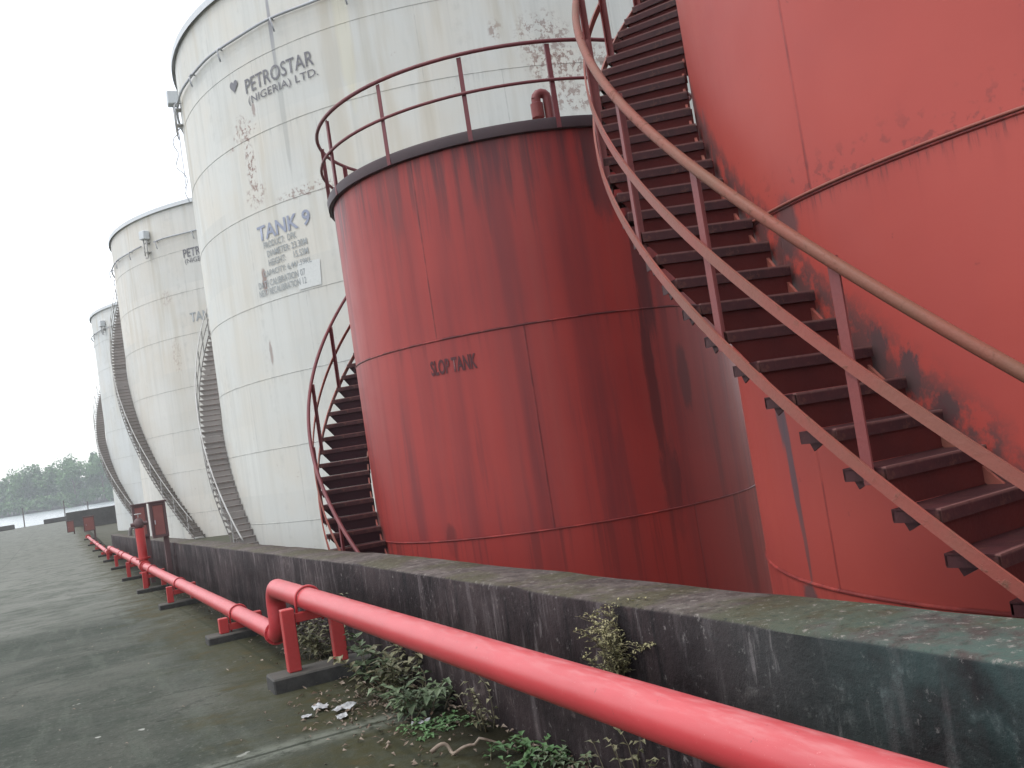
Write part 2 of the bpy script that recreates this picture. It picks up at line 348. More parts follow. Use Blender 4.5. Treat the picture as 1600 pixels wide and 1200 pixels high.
def pipe_mat():
    g = G('fresh glossy red pipe paint', 0.33, 0.6); o = g.coord()
    n = g.noise(o, 2.0, 4, 0.6); f = g.noise(g.scale(o, (40, 6, 40)), 1.0, 4, 0.6); k = g.noise(o, 25, 5, 0.7)
    c = g.mix(g.sm(n, 0.3, 0.7), (0.45, 0.040, 0.048), (0.40, 0.035, 0.041))
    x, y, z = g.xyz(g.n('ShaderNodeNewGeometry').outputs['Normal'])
    top_pale = g.mul(g.sm(z, 0.35, 0.95), g.add(0.10, g.mul(g.sm(f, 0.4, 0.7), 0.22)))       # paler, rougher streaks on the upward side
    c = g.mix(top_pale, c, (0.55, 0.32, 0.32))
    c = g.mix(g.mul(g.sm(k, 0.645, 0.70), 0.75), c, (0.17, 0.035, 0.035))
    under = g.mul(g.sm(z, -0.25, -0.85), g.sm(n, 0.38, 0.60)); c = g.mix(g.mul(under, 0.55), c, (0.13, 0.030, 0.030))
    c = g.mix(g.mul(g.sm(g.noise(o, 70, 4, 0.8), 0.64, 0.70), 0.5), c, (0.62, 0.26, 0.26))
    g.col(c); g.rough(g.add(0.30, g.add(g.mul(f, 0.12), g.mul(top_pale, 0.6)))); g.bump(g.add(f, g.mul(n, 3.0)), 0.0008, 0.6)
    return g.m
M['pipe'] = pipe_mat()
M['support'] = paint('brushed red support paint', (0.44, 0.050, 0.048), (0.38, 0.045, 0.045), (0.14, 0.03, 0.03), 0.25, 0.42, 4.0)
M['cabinet'] = paint('faded brown red cabinet paint', (0.24, 0.10, 0.088), (0.21, 0.085, 0.078), (0.12, 0.055, 0.045), 0.4, 0.5, 5.0)
M['cab_frame'] = paint('grey brown cabinet frame', (0.12, 0.075, 0.075), (0.10, 0.065, 0.065), (0.10, 0.05, 0.04), 0.5, 0.55, 5.0)
M['letter'] = paint('faded black stencil paint', (0.13, 0.13, 0.145), (0.17, 0.17, 0.185), (0.32, 0.32, 0.32), 0.4, 0.6, 3.0, 0.0)
M['letter_blue'] = paint('faded blue grey stencil paint', (0.27, 0.295, 0.37), (0.24, 0.265, 0.34), (0.46, 0.47, 0.48), 0.4, 0.6, 3.0, 0.0)
M['letter_small'] = paint('faded grey stencil paint', (0.27, 0.29, 0.295), (0.31, 0.33, 0.335), (0.47, 0.48, 0.475), 0.3, 0.6, 4.0, 0.0)
M['letter_dark'] = paint('dark stencil on red', (0.055, 0.014, 0.018), (0.085, 0.02, 0.024), (0.22, 0.04, 0.042), 1.0, 0.5, 12.0, 0.0)
M['panel'] = paint('fresh white patch of paint', (0.535, 0.55, 0.535), (0.52, 0.535, 0.52), (0.50, 0.50, 0.475), 0.4, 0.55, 1.0, 0.0)

def concrete_wall():
    g = G('damp blackened concrete', 0.75, 0.12); o = g.coord(); x, y, z = g.xyz(o)
    nb = g.noise(o, 1.3, 5, 0.62); nf = g.noise(o, 7.0, 7, 0.72); ng = g.noise(o, 45, 5, 0.7)
    stv = g.noise(g.scale(o, (7.0, 7.0, 1.1)), 1.0, 5, 0.66)
    nx, ny, nz = g.xyz(g.n('ShaderNodeNewGeometry').outputs['Normal']); top = g.sm(nz, 0.5, 0.9)
    nh = g.noise(o, 22.0, 6, 0.8); st3 = g.noise(g.scale(o, (16.0, 16.0, 2.2)), 1.0, 5, 0.7)
    face = g.mix(g.sm(nb, 0.34, 0.66), (0.012, 0.008, 0.009), (0.036, 0.025, 0.026))  # reddish cast: bounce from the red pipe put into the face colour
    face = g.mix(g.mul(g.sm(stv, 0.54, 0.68), 0.65), face, (0.085, 0.070, 0.072))            # pale runs of lime
    face = g.mix(g.mul(g.mul(g.sm(st3, 0.58, 0.68), g.sm(nb, 0.40, 0.60)), 0.75), face, (0.16, 0.14, 0.14))
    face = g.mix(g.mul(g.sm(g.add(g.mul(nf, 0.6), g.mul(nb, 0.4)), 0.565, 0.64), 0.55), face, (0.115, 0.090, 0.086))
    face = g.mix(g.mul(g.sm(nh, 0.60, 0.65), 0.7), face, (0.15, 0.135, 0.13))                  # chipped spots
    face = g.mix(g.mul(g.sm(stv, 0.46, 0.33), 0.8), face, (0.006, 0.005, 0.006))
    near = g.sm(y, 3.6, 1.2)                                                                   # green algae grows at this end
    face = g.mix(g.mul(near, g.sm(g.add(g.mul(nb, 0.8), g.add(g.mul(nf, 0.3), g.mul(z, 0.30))), 0.52, 0.78)), face, (0.026, 0.045, 0.044))
    face = g.mix(g.mul(near, g.mul(g.sm(g.add(g.mul(nf, 0.7), g.mul(stv, 0.3)), 0.54, 0.66), 0.6)), face, (0.105, 0.125, 0.125))
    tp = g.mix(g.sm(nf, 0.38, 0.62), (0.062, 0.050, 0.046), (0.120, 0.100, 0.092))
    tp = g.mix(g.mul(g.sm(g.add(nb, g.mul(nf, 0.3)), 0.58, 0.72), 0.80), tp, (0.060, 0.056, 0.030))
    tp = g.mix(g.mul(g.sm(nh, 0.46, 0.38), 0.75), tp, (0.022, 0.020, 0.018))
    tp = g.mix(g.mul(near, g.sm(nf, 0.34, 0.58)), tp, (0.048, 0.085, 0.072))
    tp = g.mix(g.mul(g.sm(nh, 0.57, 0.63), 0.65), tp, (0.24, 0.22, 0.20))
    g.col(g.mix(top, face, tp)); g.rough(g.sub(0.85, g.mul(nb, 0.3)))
    g.bump(g.add(g.mul(nf, 1.2), g.add(g.mul(ng, 0.5), g.mul(nb, 2.0))), 0.012, 0.8); return g.m
M['wall'] = concrete_wall()
def plinth():
    g = G('mossy dark concrete block', 0.85, 0.3); o = g.coord(); nf = g.noise(o, 9, 6, 0.7); ng = g.noise(o, 60, 4, 0.7)
    nx, ny, nz = g.xyz(g.n('ShaderNodeNewGeometry').outputs['Normal']); top = g.sm(nz, 0.5, 0.9)
    c = g.mix(g.sm(nf, 0.3, 0.7), (0.030, 0.030, 0.030), (0.060, 0.058, 0.054)); c = g.mix(g.mul(top, 0.6), c, (0.085, 0.08, 0.068))
    c = g.mix(g.mul(g.sm(ng, 0.6, 0.75), 0.4), c, (0.15, 0.14, 0.12)); g.col(c); g.bump(g.add(nf, g.mul(ng, 0.4)), 0.008, 0.8); return g.m
M['plinth'] = plinth()
def road():
    g = G('old concrete yard paving', 0.75, 0.10); o = g.coord(); x, y, z = g.xyz(o)
    nb = g.noise(o, 0.35, 5, 0.6); nm = g.noise(o, 1.6, 6, 0.68); nf = g.noise(o, 9.0, 7, 0.74); ng = g.noise(o, 70, 4, 0.7)
    stk = g.noise(g.scale(o, (5.0, 0.45, 1)), 1.0, 5, 0.66)
    nh = g.noise(o, 28.0, 6, 0.75); stc = g.noise(g.scale(o, (0.7, 4.5, 1)), 1.0, 5, 0.66)
    c = g.mix(g.sm(nb, 0.38, 0.62), (0.044, 0.051, 0.041), (0.074, 0.078, 0.064))
    c = g.mix(g.mul(g.sm(nm, 0.44, 0.62), 0.55), c, (0.028, 0.037, 0.027))
    c = g.mix(g.mul(g.sm(stk, 0.50, 0.66), 0.55), c, (0.078, 0.090, 0.072))
    c = g.mix(g.mul(g.sm(stc, 0.54, 0.68), 0.40), c, (0.085, 0.092, 0.074))
    c = g.mix(g.mul(g.sm(nf, 0.54, 0.66), 0.45), c, (0.092, 0.104, 0.084))
    c = g.mix(g.mul(g.sm(nf, 0.44, 0.34), 0.55), c, (0.016, 0.021, 0.015))
    c = g.mix(g.mul(g.sm(nh, 0.57, 0.66), 0.60), c, (0.145, 0.152, 0.130)); c = g.mix(g.mul(g.sm(nh, 0.44, 0.36), 0.60), c, (0.020, 0.024, 0.018))
    c = g.mix(g.sm(g.noise(o, 6.5, 2, 0.5), 0.745, 0.76), c, (0.30, 0.31, 0.28))
    c = g.mix(g.mul(g.sm(g.add(y, g.mul(g.sub(nb, 0.5), 26.0)), 7.0, 34.0), g.add(0.38, g.mul(g.sm(nm, 0.62, 0.42), 0.45))), c, (0.175, 0.18, 0.158))   # paler down the yard: glancing sky sheen painted into the colour
    vo = g.n('ShaderNodeTexVoronoi', feature='DISTANCE_TO_EDGE'); g.put(vo.inputs['Vector'], g.vec(g.add(x, g.mul(nf, 0.5)), g.add(y, g.mul(nm, 0.9)), 0.0)); vo.inputs['Scale'].default_value = 0.42
    crack = g.mul(g.sm(vo.outputs['Distance'], 0.010, 0.003), g.sm(nb, 0.42, 0.56)); c = g.mix(g.mul(crack, 0.5), c, (0.012, 0.015, 0.010))
    # olive moss along the foot of the wall
    ms = g.sm(g.add(x, g.mul(g.sub(nm, 0.5), 1.9)), 0.55, 1.45)
    c = g.mix(g.mul(ms, g.add(0.45, g.mul(g.sm(nf, 0.4, 0.6), 0.45))), c, (0.040, 0.038, 0.015))
    ms2 = g.mul(ms, g.sm(nm, 0.54, 0.66)); c = g.mix(g.mul(ms2, 0.7), c, (0.060, 0.048, 0.020))
    soil = g.sm(g.add(x, g.mul(g.sub(nf, 0.5), 0.7)), 1.55, 1.95); c = g.mix(g.mul(soil, 0.8), c, (0.016, 0.014, 0.007))
    # slab joints: a pale broken arris with dirt in the gap
    per = 26.0; f = g.mul(g.sub(g.ma('FRACT', g.mul(g.add(y, 260.0 - 5.95 + 13.0), 1/per)), 0.5), per)
    jd = g.add(f, g.add(g.mul(g.sub(nm, 0.5), 0.20), g.mul(g.sub(nf, 0.5), 0.12)))
    arr = g.mul(g.sm(g.ma('ABSOLUTE', jd), 0.22, 0.05), g.sm(nf, 0.34, 0.56)); c = g.mix(g.mul(arr, 0.75), c, (0.15, 0.162, 0.135))
    gap = g.sm(g.ma('ABSOLUTE', g.add(f, g.mul(g.sub(nf, 0.5), 0.03))), 0.03, 0.010); c = g.mix(g.mul(gap, 0.75), c, (0.013, 0.017, 0.010))
    f2 = g.mul(g.sub(g.ma('FRACT', g.mul(g.add(x, 400.0 - 1.05 + 2.25), 1/4.5)), 0.5), 4.5)
    gap2 = g.sm(g.ma('ABSOLUTE', g.add(f2, g.mul(g.sub(nf, 0.5), 0.04))), 0.03, 0.010); c = g.mix(g.mul(gap2, 0.35), c, (0.013, 0.017, 0.010))
    g.col(c); g.rough(g.sub(0.85, g.mul(nb, 0.20))); g.bump(g.add(g.mul(nm, 1.5), g.add(nf, g.mul(ng, 0.35))), 0.012, 0.7); return g.m
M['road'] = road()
def plain(name, a, b, sc, rough=0.85, bump=0.03):
    g = G(name, rough, 0.3); o = g.coord(); n = g.noise(o, sc, 6, 0.65); k = g.noise(o, sc*6, 5, 0.7)
    g.col(g.mix(g.sm(g.add(g.mul(n, 0.6), g.mul(k, 0.4)), 0.36, 0.62), a, b)); g.bump(k, bump, 0.7); return g.m
M['earth'] = plain('dark overgrown bund floor', (0.045, 0.050, 0.030), (0.075, 0.070, 0.050), 0.6)
M['bank'] = plain('muddy river bank', (0.030, 0.034, 0.028), (0.05, 0.052, 0.04), 0.05)
M['endwall'] = plain('weathered far bund wall', (0.075, 0.072, 0.072), (0.105, 0.102, 0.098), 0.5)
def water():
    g = G('pale river water', 0.22, 0.5); o = g.coord(); g.col((0.26, 0.29, 0.30))
    g.bump(g.noise(g.scale(o, (0.35, 0.8, 1)), 1.0, 4, 0.6), 0.12, 0.5); return g.m
M['water'] = water()
def leafm(name, a, b, sc=20, trans=0.3):
    g = G(name, 0.5, 0.35); o = g.coord(); inf = g.n('ShaderNodeObjectInfo').outputs['Random']; n = g.noise(o, sc, 4, 0.6)
    g.col(g.mix(g.sm(n, 0.35, 0.65), a, b)); g.b.inputs['Subsurface Weight'].default_value = 0.0; return g.m
M['leaf'] = leafm('broad green weed leaf', (0.075, 0.115, 0.055), (0.15, 0.19, 0.11))
M['leaf_dull'] = leafm('dull olive weed leaf', (0.095, 0.10, 0.048), (0.20, 0.185, 0.11))
M['leaf_bright'] = leafm('bright green low weed', (0.060, 0.135, 0.045), (0.10, 0.18, 0.07))
M['leaf_yellow'] = leafm('yellow green fine shrub leaf', (0.19, 0.18, 0.08), (0.30, 0.275, 0.15))
M['stem'] = leafm('brown green stem', (0.08, 0.07, 0.04), (0.12, 0.10, 0.06))
M['dry'] = leafm('dry brown leaf litter', (0.095, 0.062, 0.042), (0.25, 0.20, 0.155), 9)
M['tree'] = leafm('distant riverside foliage', (0.045, 0.115, 0.036), (0.105, 0.205, 0.070), 0.10)
M['bark'] = leafm('distant tree bark', (0.05, 0.042, 0.033), (0.08, 0.07, 0.055), 2)
M['scrap'] = plain('grubby white plastic scrap', (0.22, 0.225, 0.23), (0.42, 0.43, 0.44), 14, 0.5, 0.004)

# ------------------------------------------------------------------ ground, road, water, far bank
def sheet(name, mat, us, ts, zf, depth=None, kind='structure'):
    mb = MB(); nu = len(us); i0 = len(mb.v)
    for t in ts:
        for u in us: mb.v.append(Vector((u, t, zf(u, t))))
    for a in range(len(ts)-1):
        for b in range(nu-1):
            k = a*nu + b; mb.f.append((k, k+1, k+nu+1, k+nu)); mb.sm.append(True)
    if depth is not None:
        edge = [b for b in range(nu)] + [a*nu + nu-1 for a in range(1, len(ts))] + [(len(ts)-1)*nu + b for b in range(nu-2, -1, -1)] + [a*nu for a in range(len(ts)-2, 0, -1)]
        j = len(mb.v); mb.v += [Vector((mb.v[e].x, mb.v[e].y, depth)) for e in edge]; m = len(edge)
        for q in range(m): mb.f.append((edge[(q+1) % m], edge[q], j+q, j+(q+1) % m)); mb.sm.append(False)
    o = mb.build(name, mat); tag(o, kind=kind); return o
ts = [-30, -15] + [x*1.0 for x in range(-8, 70)] + [80, 100, 120, 140, 160, 171]
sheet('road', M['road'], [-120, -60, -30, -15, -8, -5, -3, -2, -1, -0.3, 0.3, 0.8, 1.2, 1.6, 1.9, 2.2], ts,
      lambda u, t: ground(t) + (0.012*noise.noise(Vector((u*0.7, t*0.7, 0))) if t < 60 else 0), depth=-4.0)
sheet('ground', M['earth'], [2.2, 2.4, 10, 25, 45, 80, 150], [-30, -5, 10, 30, 60, 90, 120, 150, 171], lambda u, t: FLOOR, depth=-4.2)
sheet('water', M['water'], [-2200, -200, 200, 2200], [-300, 172, 400, 1400, 2200], lambda u, t: -2.35)
def cw(x, y, z=0.0):                    # metres right of and ahead of the viewpoint -> site coordinates
    return Vector((x*math.cos(YAW) + y*math.sin(YAW), -x*math.sin(YAW) + y*math.cos(YAW), z))
mb = MB(); P = []
for i in range(41):
    x = -900 + i*50
    P.append((cw(x, 600 + 14*noise.noise(Vector((x*0.013, 0, 0))), -2.6), cw(x, 616, -1.2), cw(x, 760, 0.5), cw(x, 1300, 3.0)))
for a, b in zip(P, P[1:]):
    for k in range(3): mb.quad(a[k], b[k], b[k+1], a[k+1], True)
tag(mb.build('far_bank', M['bank']), kind='structure')

# ------------------------------------------------------------------ tanks
def helix(r, za, zb, p0, p1, dz=0.0, n=60):
    return [pol(r, p0 + (p1-p0)*i/n, za - zb*(p0 + (p1-p0)*i/n) + dz) for i in range(n+1)]
def radials(p0, p1, n=60):
    return [pol(1, p0 + (p1-p0)*i/n, 0) for i in range(n+1)]

def stairs(tank, R, za, zb, ztop, wd, rise, mats, post_dphi, post_phi0, rail_r=0.03, tread_d=0.25, post_w=0.055, n=90):
    """spiral stair welded to the shell: z = za - zb*phi"""
    p0 = za/zb; p1 = (za - ztop)/zb
    ro = R + wd
    mb = MB()
    mb.bar(helix(ro, za, zb, p0, p1, 0.0, n), 0.016, 0.062, ups=None)
    mb.bar(helix(R + 0.045, za, zb, p0, p1, -0.06, n), 0.02, 0.06)
    st = mb.build('staircase', mats['bar'], tank)
    nt_ = int(ztop/rise); me = None
    # one tread at phi = 0, pointing out along -X; nose towards -Y (downhill, plus phi)
    mt = MB(); d = tread_d; L = wd - 0.055
    xm = -(R + 0.025 + L/2)
    mt.box((xm, 0, -0.006), (L, d, 0.012)); mt.box((xm, -d/2 + 0.006, -0.038), (L, 0.012, 0.052)); mt.box((xm, d/2 - 0.006, -0.034), (L, 0.012, 0.044))
    mt.box((-(R + wd - 0.034), 0, -0.036), (0.008, d - 0.004, 0.056))
    xo = -(R + wd - 0.05); xi = -(R + 0.06)
    for xx in (xo,):
        mt.v += [Vector((xx, -d*0.42, -0.02)), Vector((xx, d*0.42, -0.02)), Vector((xx, d*0.25, -0.105)), Vector((xx+0.01, -d*0.42, -0.02)), Vector((xx+0.01, d*0.42, -0.02)), Vector((xx+0.01, d*0.25, -0.105))]
        k = len(mt.v) - 6; mt.f += [(k, k+1, k+2), (k+5, k+4, k+3), (k, k+2, k+5, k+3), (k+1, k+4, k+5, k+2), (k, k+3, k+4, k+1)]; mt.sm += [False]*5
    first = None
    # riser plate under the nose, cut away towards the open end
    mr_ = MB(); yr = -d/2 + 0.022; xi_, xo_ = -(R + 0.015), -(R + wd - 0.05); xm_ = -(R + wd*0.80)
    pr = [(xi_, -0.014), (xo_, -0.014), (xo_, -0.06), (xm_, -rise + 0.002), (xi_, -rise + 0.002)]
    mr_.v += [Vector((x, yr, z)) for x, z in pr] + [Vector((x, yr + 0.006, z)) for x, z in pr]
    mr_.f += [(0, 1, 2, 3, 4), (9, 8, 7, 6, 5)] + [(q, q+5, (q+1) % 5 + 5, (q+1) % 5) for q in range(5)]; mr_.sm += [False]*7
    for i in range(1, nt_+1):
        z = i*rise; phi = (za - z)/zb
        if first is None: o = first = mt.build('tread', mats['tread'], st)
        else: o = first.copy(); C.objects.link(o); o.parent = st
        o.location = (0, 0, z - 0.015); o.rotation_euler = (0, 0, phi + random.uniform(-.002, .002))
        if i > 1:
            if i == 2: ro_ = r1 = mr_.build('riser', mats['riser'], st)
            else: ro_ = r1.copy(); C.objects.link(ro_); ro_.parent = st
            ro_.location = (0, 0, z - 0.015); ro_.rotation_euler = (0, 0, phi)
    # handrail, mid rail and posts
    mr = MB(); mr.tube(helix(ro, za, zb, p0, p1, 1.02, n), rail_r, 10); mr.build('handrail', mats['rail'], st)
    mr = MB(); mr.bar(helix(ro, za, zb, p0, p1, 0.52, n), 0.014, post_w); mr.build('mid_rail', mats['bar'], st)
    mp = MB(); mp.box((0, 0, 0.53), (0.012, post_w, 1.10)); mp.box((0.0 + post_w*0.42, post_w/2 - 0.006, 0.53), (post_w*0.8, 0.010, 1.10)); fp = None
    k = int((p1 - post_phi0)/post_dphi) - 1; 
    while True:
        ph = post_phi0 + k*post_dphi; k += 1
        if ph > p0 - 0.01: break
        if ph < p1 + 0.01: continue
        if fp is None: o = fp = mp.build('baluster', mats['post'], st)
        else: o = fp.copy(); C.objects.link(o); o.parent = st
        o.location = pol(ro - 0.012, ph, za - zb*ph - 0.04); o.rotation_euler = (0, 0, ph)
    return st

def text_mesh(s, size, width, extrude=0.0, bold=0.0):
    cu = bpy.data.curves.new('lettering', 'FONT'); cu.body = s; cu.size = size; cu.offset = bold; cu.resolution_u = 3
    o = bpy.data.objects.new('lettering', cu); C.objects.link(o)
    dg = bpy.context.evaluated_depsgraph_get(); dg.update()
    me = bpy.data.meshes.new_from_object(o.evaluated_get(dg))
    bpy.data.objects.remove(o); bpy.data.curves.remove(cu)
    xs = [v.co.x for v in me.vertices]; ys = [v.co.y for v in me.vertices]
    return me, min(xs), max(xs), min(ys), max(ys)
def lettering(tank, R, s, p0, p1, z0, z1, mat, bold=0.0, off=0.006, heart=False, slope=0.0, name='lettering'):
    """stencilled line from phi p0 to p1, baseline z0 and cap line z1, laid on the shell"""
    me, xa, xb, ya, yb = text_mesh(s, 1.0, 0, bold=bold)
    for v in me.vertices:
        fx = (v.co.x - xa)/(xb - xa); fy = (v.co.y - ya)/(yb - ya)
        v.co = pol(R + off, p0 + (p1-p0)*fx, z0 + (z1-z0)*fy + slope*fx)
    me.materials.append(mat); o = bpy.data.objects.new(name, me); C.objects.link(o); o.parent = tank
    return o

def shell_mesh(R, H, seams, n=160):
    mb = MB(); prof = [(R, 0.0)]; r = R
    for zs in seams:
        prof += [(r, zs - 0.012), (r + 0.010, zs - 0.004), (r + 0.010, zs + 0.004), (r - 0.004, zs + 0.012)]; r -= 0.004
    prof.append((r, H)); mb.lathe(prof, n); return mb

def gauge(tank, R, phi, z0, z1):
    mb = MB()
    M3 = Matrix.Rotation(phi, 3, 'Z')
    mb.box(pol(R + 0.22, phi, z1 - 0.25), (0.42, 0.46, 0.5), M3, 0.03)
    g = mb.build('level_gauge', M['rim_white'], tank, angle=30)
    m2 = MB()
    for s_ in (-1, 1): m2.tube([pol(R + 0.22, phi + s_*0.011, z0 + 0.2), pol(R + 0.22, phi + s_*0.011, z1 - 0.45)], 0.035, 8)
    m2.tube([pol(R + 0.22, phi - 0.011, z0 + 0.2), pol(R + 0.22, phi - 0.008, z0 + 0.05), pol(R + 0.22, phi + 0.008, z0 + 0.05), pol(R + 0.22, phi + 0.011, z0 + 0.2)], 0.035, 8)
    for zz in (z0 + 0.4, z1 - 0.7): m2.box(pol(R + 0.10, phi, zz), (0.24, 0.34, 0.04), M3)
    m2.build('gauge_pipe', M['white_metal'], g); return g

def white_tank(loc, label, shell_mat, za, zb, gauge_at, ring_gap=None):
    R, H = 12.0, 19.15
    T = thing('storage_tank', label, 'tank', loc)
    sh = shell_mesh(R, H, W_SEAMS, 200).build('shell', shell_mat, T, angle=40)
    mb = MB(); mb.lathe([(R - 0.03, H), (R + 0.04, H - 0.06), (R + 0.09, H - 0.02), (R + 0.09, H + 0.08), (R + 0.03, H + 0.10), (R*0.5, H + 0.55), (0, H + 0.95)], 160)
    mb.build('roof', M['rim_white'], T, angle=35)
    mb = MB(); mb.lathe([(R + 0.092, H - 0.12), (R + 0.102, H - 0.12), (R + 0.102, H + 0.11), (R + 0.092, H + 0.11)], 160, smooth=True)
    mb.build('curb_ring', M['rim_white'], T, angle=30)
    # cooling water ring with drooping hooked brackets
    zr = 17.38; mb = MB()
    a0, a1 = (-PI*0.98, PI*0.98) if ring_gap is None else (ring_gap + 0.05, ring_gap - 0.05 + 2*PI)
    mb.tube([pol(R + 0.10, a0 + (a1 - a0)*i/200, zr + 0.02*math.sin(i*0.7)) for i in range(201)], 0.045, 8)
    ring = mb.build('cooling_ring', M['ring_metal'], T)
    mk = MB(); mk.tube([(-(R - 0.01), 0, 0.0), (-(R + 0.14), 0, 0.03), (-(R + 0.24), -0.10, -0.10), (-(R + 0.26), -0.16, -0.30), (-(R + 0.22), -0.18, -0.50)], 0.030, 6)
    bk = None
    for i in range(26):
        ph = -0.9 + i*0.2113 + 0.013*((i*7) % 3)
        if bk is None: o = bk = mk.build('bracket', M['ring_metal'], ring)
        else: o = bk.copy(); C.objects.link(o); o.parent = ring
        o.location = (0, 0, zr - 0.02); o.rotation_euler = (0, 0, ph)
    stairs(T, R, za, zb, 18.7, 0.85, 0.22, {'bar': M['grey_metal'], 'tread': M['grey_tread'], 'riser': M['grey_riser'], 'rail': M['white_metal'], 'post': M['white_metal']}, 0.075, 0.02, 0.026, 0.25, 0.04, 140)
    gauge(T, R, *gauge_at)
    return T

ROW = [((17.80, 36.14), M['shell9'], 3.0, 12.5, (-0.085, 16.3, 18.0)), ((16.8, 64.8), M['shell8'], 9.67, 14.8, (0.525, 16.5, 18.15)), ((16.4, 93.0), M['shell7'], 7.91, 12.7, (0.37, 16.9, 18.1))]
LB = ['large white storage tank lettered TANK 9 behind the small dark red tank', 'cream white storage tank in the middle of the row, half hidden behind TANK 9',
      'farthest white storage tank, at the river end of the row']
tanks = []
for ((u, t), sm_, za, zb, ga), lb in zip(ROW, LB):
    tanks.append(white_tank((u, t, FLOOR), lb, sm_, za, zb, ga, ga[0] if ga[0] > 0 else None))
T9, T8, T7 = tanks
# stencilled writing
def sheet_patch(tank, R, corners, mat, name, off=0.003, n=10):
    (pa, za), (pb, zb), (pc, zc), (pd, zd) = corners; mb = MB()
    for i in range(n):
        f, g2 = i/n, (i+1)/n
        def top(q): return pol(R + off, pa + (pb-pa)*q, za + (zb-za)*q)
        def bot(q): return pol(R + off, pd + (pc-pd)*q, zd + (zc-zd)*q)
        mb.quad(bot(f), bot(g2), top(g2), top(f), True)
    return mb.build(name, mat, tank)
LR = 12.0
lettering(T9, LR, 'PETROSTAR', 0.452, 0.703, 15.49, 15.97, M['letter'], 0.004)
lettering(T9, LR, '(NIGERIA) LTD.', 0.457, 0.712, 15.04, 15.37, M['letter'], 0.0)
mb = MB()
hp = []
for i in range(24):
    a = 2*PI*i/24; hp.append((16*math.sin(a)**3/17, (13*math.cos(a) - 5*math.cos(2*a) - 2*math.cos(3*a) - math.cos(4*a))/17))
k = len(mb.v); mb.v += [pol(LR + 0.006, 0.401 + x*0.020, 15.98 + y*0.24) for x, y in hp]; mb.f.append(tuple(range(23, -1, -1))); mb.sm.append(False)
mb.build('emblem', M['letter'], T9)
sheet_patch(T9, LR, [(0.555, 9.55), (0.634, 9.50), (0.628, 8.70), (0.550, 8.71)], M['panel'], 'painted_panel')
lettering(T9, LR, 'TANK 9', 0.415, 0.622, 10.64, 11.14, M['letter_blue'], 0.02, off=0.008)
for s_, a, b, z in (('PRODUCT:  DPK', 0.435, 0.567, 10.36), ('DIAMETER: 23.30M', 0.445, 0.600, 10.06), ('HEIGHT:     15.53M', 0.446, 0.600, 9.76),
                    ('CAPACITY: 6,441.59KL', 0.417, 0.607, 9.44), ('DATE CALIBRATION 07', 0.388, 0.580, 9.13), ('NEXT RECALIBRATION 12', 0.386, 0.580, 8.86)):
    lettering(T9, LR, s_, a, b, z, z + 0.215, M['letter_small'], 0.012, off=0.008)
lettering(T8, LR, 'PETROSTAR', 0.745, 0.985, 15.98, 16.48, M['letter'], 0.012)
lettering(T8, LR, '(NIGERIA) LTD.', 0.750, 0.985, 15.55, 15.90, M['letter'], 0.0)
lettering(T8, LR, 'TANK 8', 0.735, 0.930, 12.25, 12.80, M['letter_small'], 0.02)
lettering(T7, LR, 'TANK 7', 0.735, 0.930, 12.25, 12.80, M['letter_small'], 0.02)
# a loose cable and thin pipes hanging by TANK 9's gauge
mb = MB()
mb.tube([pol(12.25 + 0.10*math.sin(i*0.9) + 0.12*math.sin(i*0.31), -0.10 + 0.006*math.sin(i*1.3), 16.4 - 0.14*i) for i in range(20)], 0.016, 6)
mb.tube([pol(12.18, -0.07 + 0.004*math.sin(i), 16.4 - 0.18*i) for i in range(14)], 0.014, 6)
mb.build('gauge_cable', M['ring_metal'], T9)

# ---- the small dark red slop tank
SU, STT, SR, SH = 6.909, 13.02, 2.85, 7.03
ST = thing('slop_tank', 'small dark red slop tank with a railed roof beside the bright red tank', 'tank', (SU, STT, FLOOR))
shell_mesh(SR, SH - 0.02, [1.96, 4.52], 160).build('shell', M['slop_shell'], ST, angle=40)
mb = MB(); mb.lathe([(SR + 0.012, SH - 0.14), (SR + 0.060, SH - 0.13), (SR + 0.070, SH - 0.02), (SR + 0.055, SH + 0.012), (SR - 0.06, SH + 0.012), (SR - 0.10, SH - 0.03)], 128)
mb.build('rim', M['rim'], ST, angle=35)
mb = MB(); mb.lathe([(SR - 0.09, SH - 0.03), (SR*0.5, SH + 0.10), (0, SH + 0.2)], 64); mb.build('roof', M['roof_red'], ST)
gr = MB(); RR = SR + 0.085
gap0, gap1 = -1.86, -1.52                      # opening where the stair arrives
def arc_pts(r, z, a0, a1, n=90): return [pol(r, a0 + (a1-a0)*i/n, z) for i in range(n+1)]
gr.tube(arc_pts(RR, SH + 0.98, gap1, gap0 + 2*PI), 0.027, 8)
guard = gr.build('guard_rail', M['slop_rail'], ST)
gm = MB(); gm.tube(arc_pts(RR, SH + 0.48, gap1, gap0 + 2*PI), 0.022, 8); gm.build('mid_rail', M['slop_rail'], guard)
gp = MB(); gp.box((0, 0, 0.47), (0.010, 0.058, 1.08)); gp.box((0.024, 0.024, 0.47), (0.046, 0.010, 1.08)); fp = None
for ph in [-1.50, -1.12, -0.78, -0.40, 0.03, 0.50, 0.916, 1.304, 1.70, 2.10, 2.50, 2.90, 3.30, 3.70, 4.10, 4.42]:
    if fp is None: o = fp = gp.build('rail_post', M['slop_rail'], guard)
    else: o = fp.copy(); C.objects.link(o); o.parent = guard
    o.location = pol(RR - 0.02, ph, SH - 0.06); o.rotation_euler = (0, 0, ph)
mb = MB()                                       # gooseneck vent on the roof edge
base = pol(SR - 0.24, 1.297, SH); bx, by = base.x, base.y; tdir = pol(1, 1.297 - PI/2, 0)
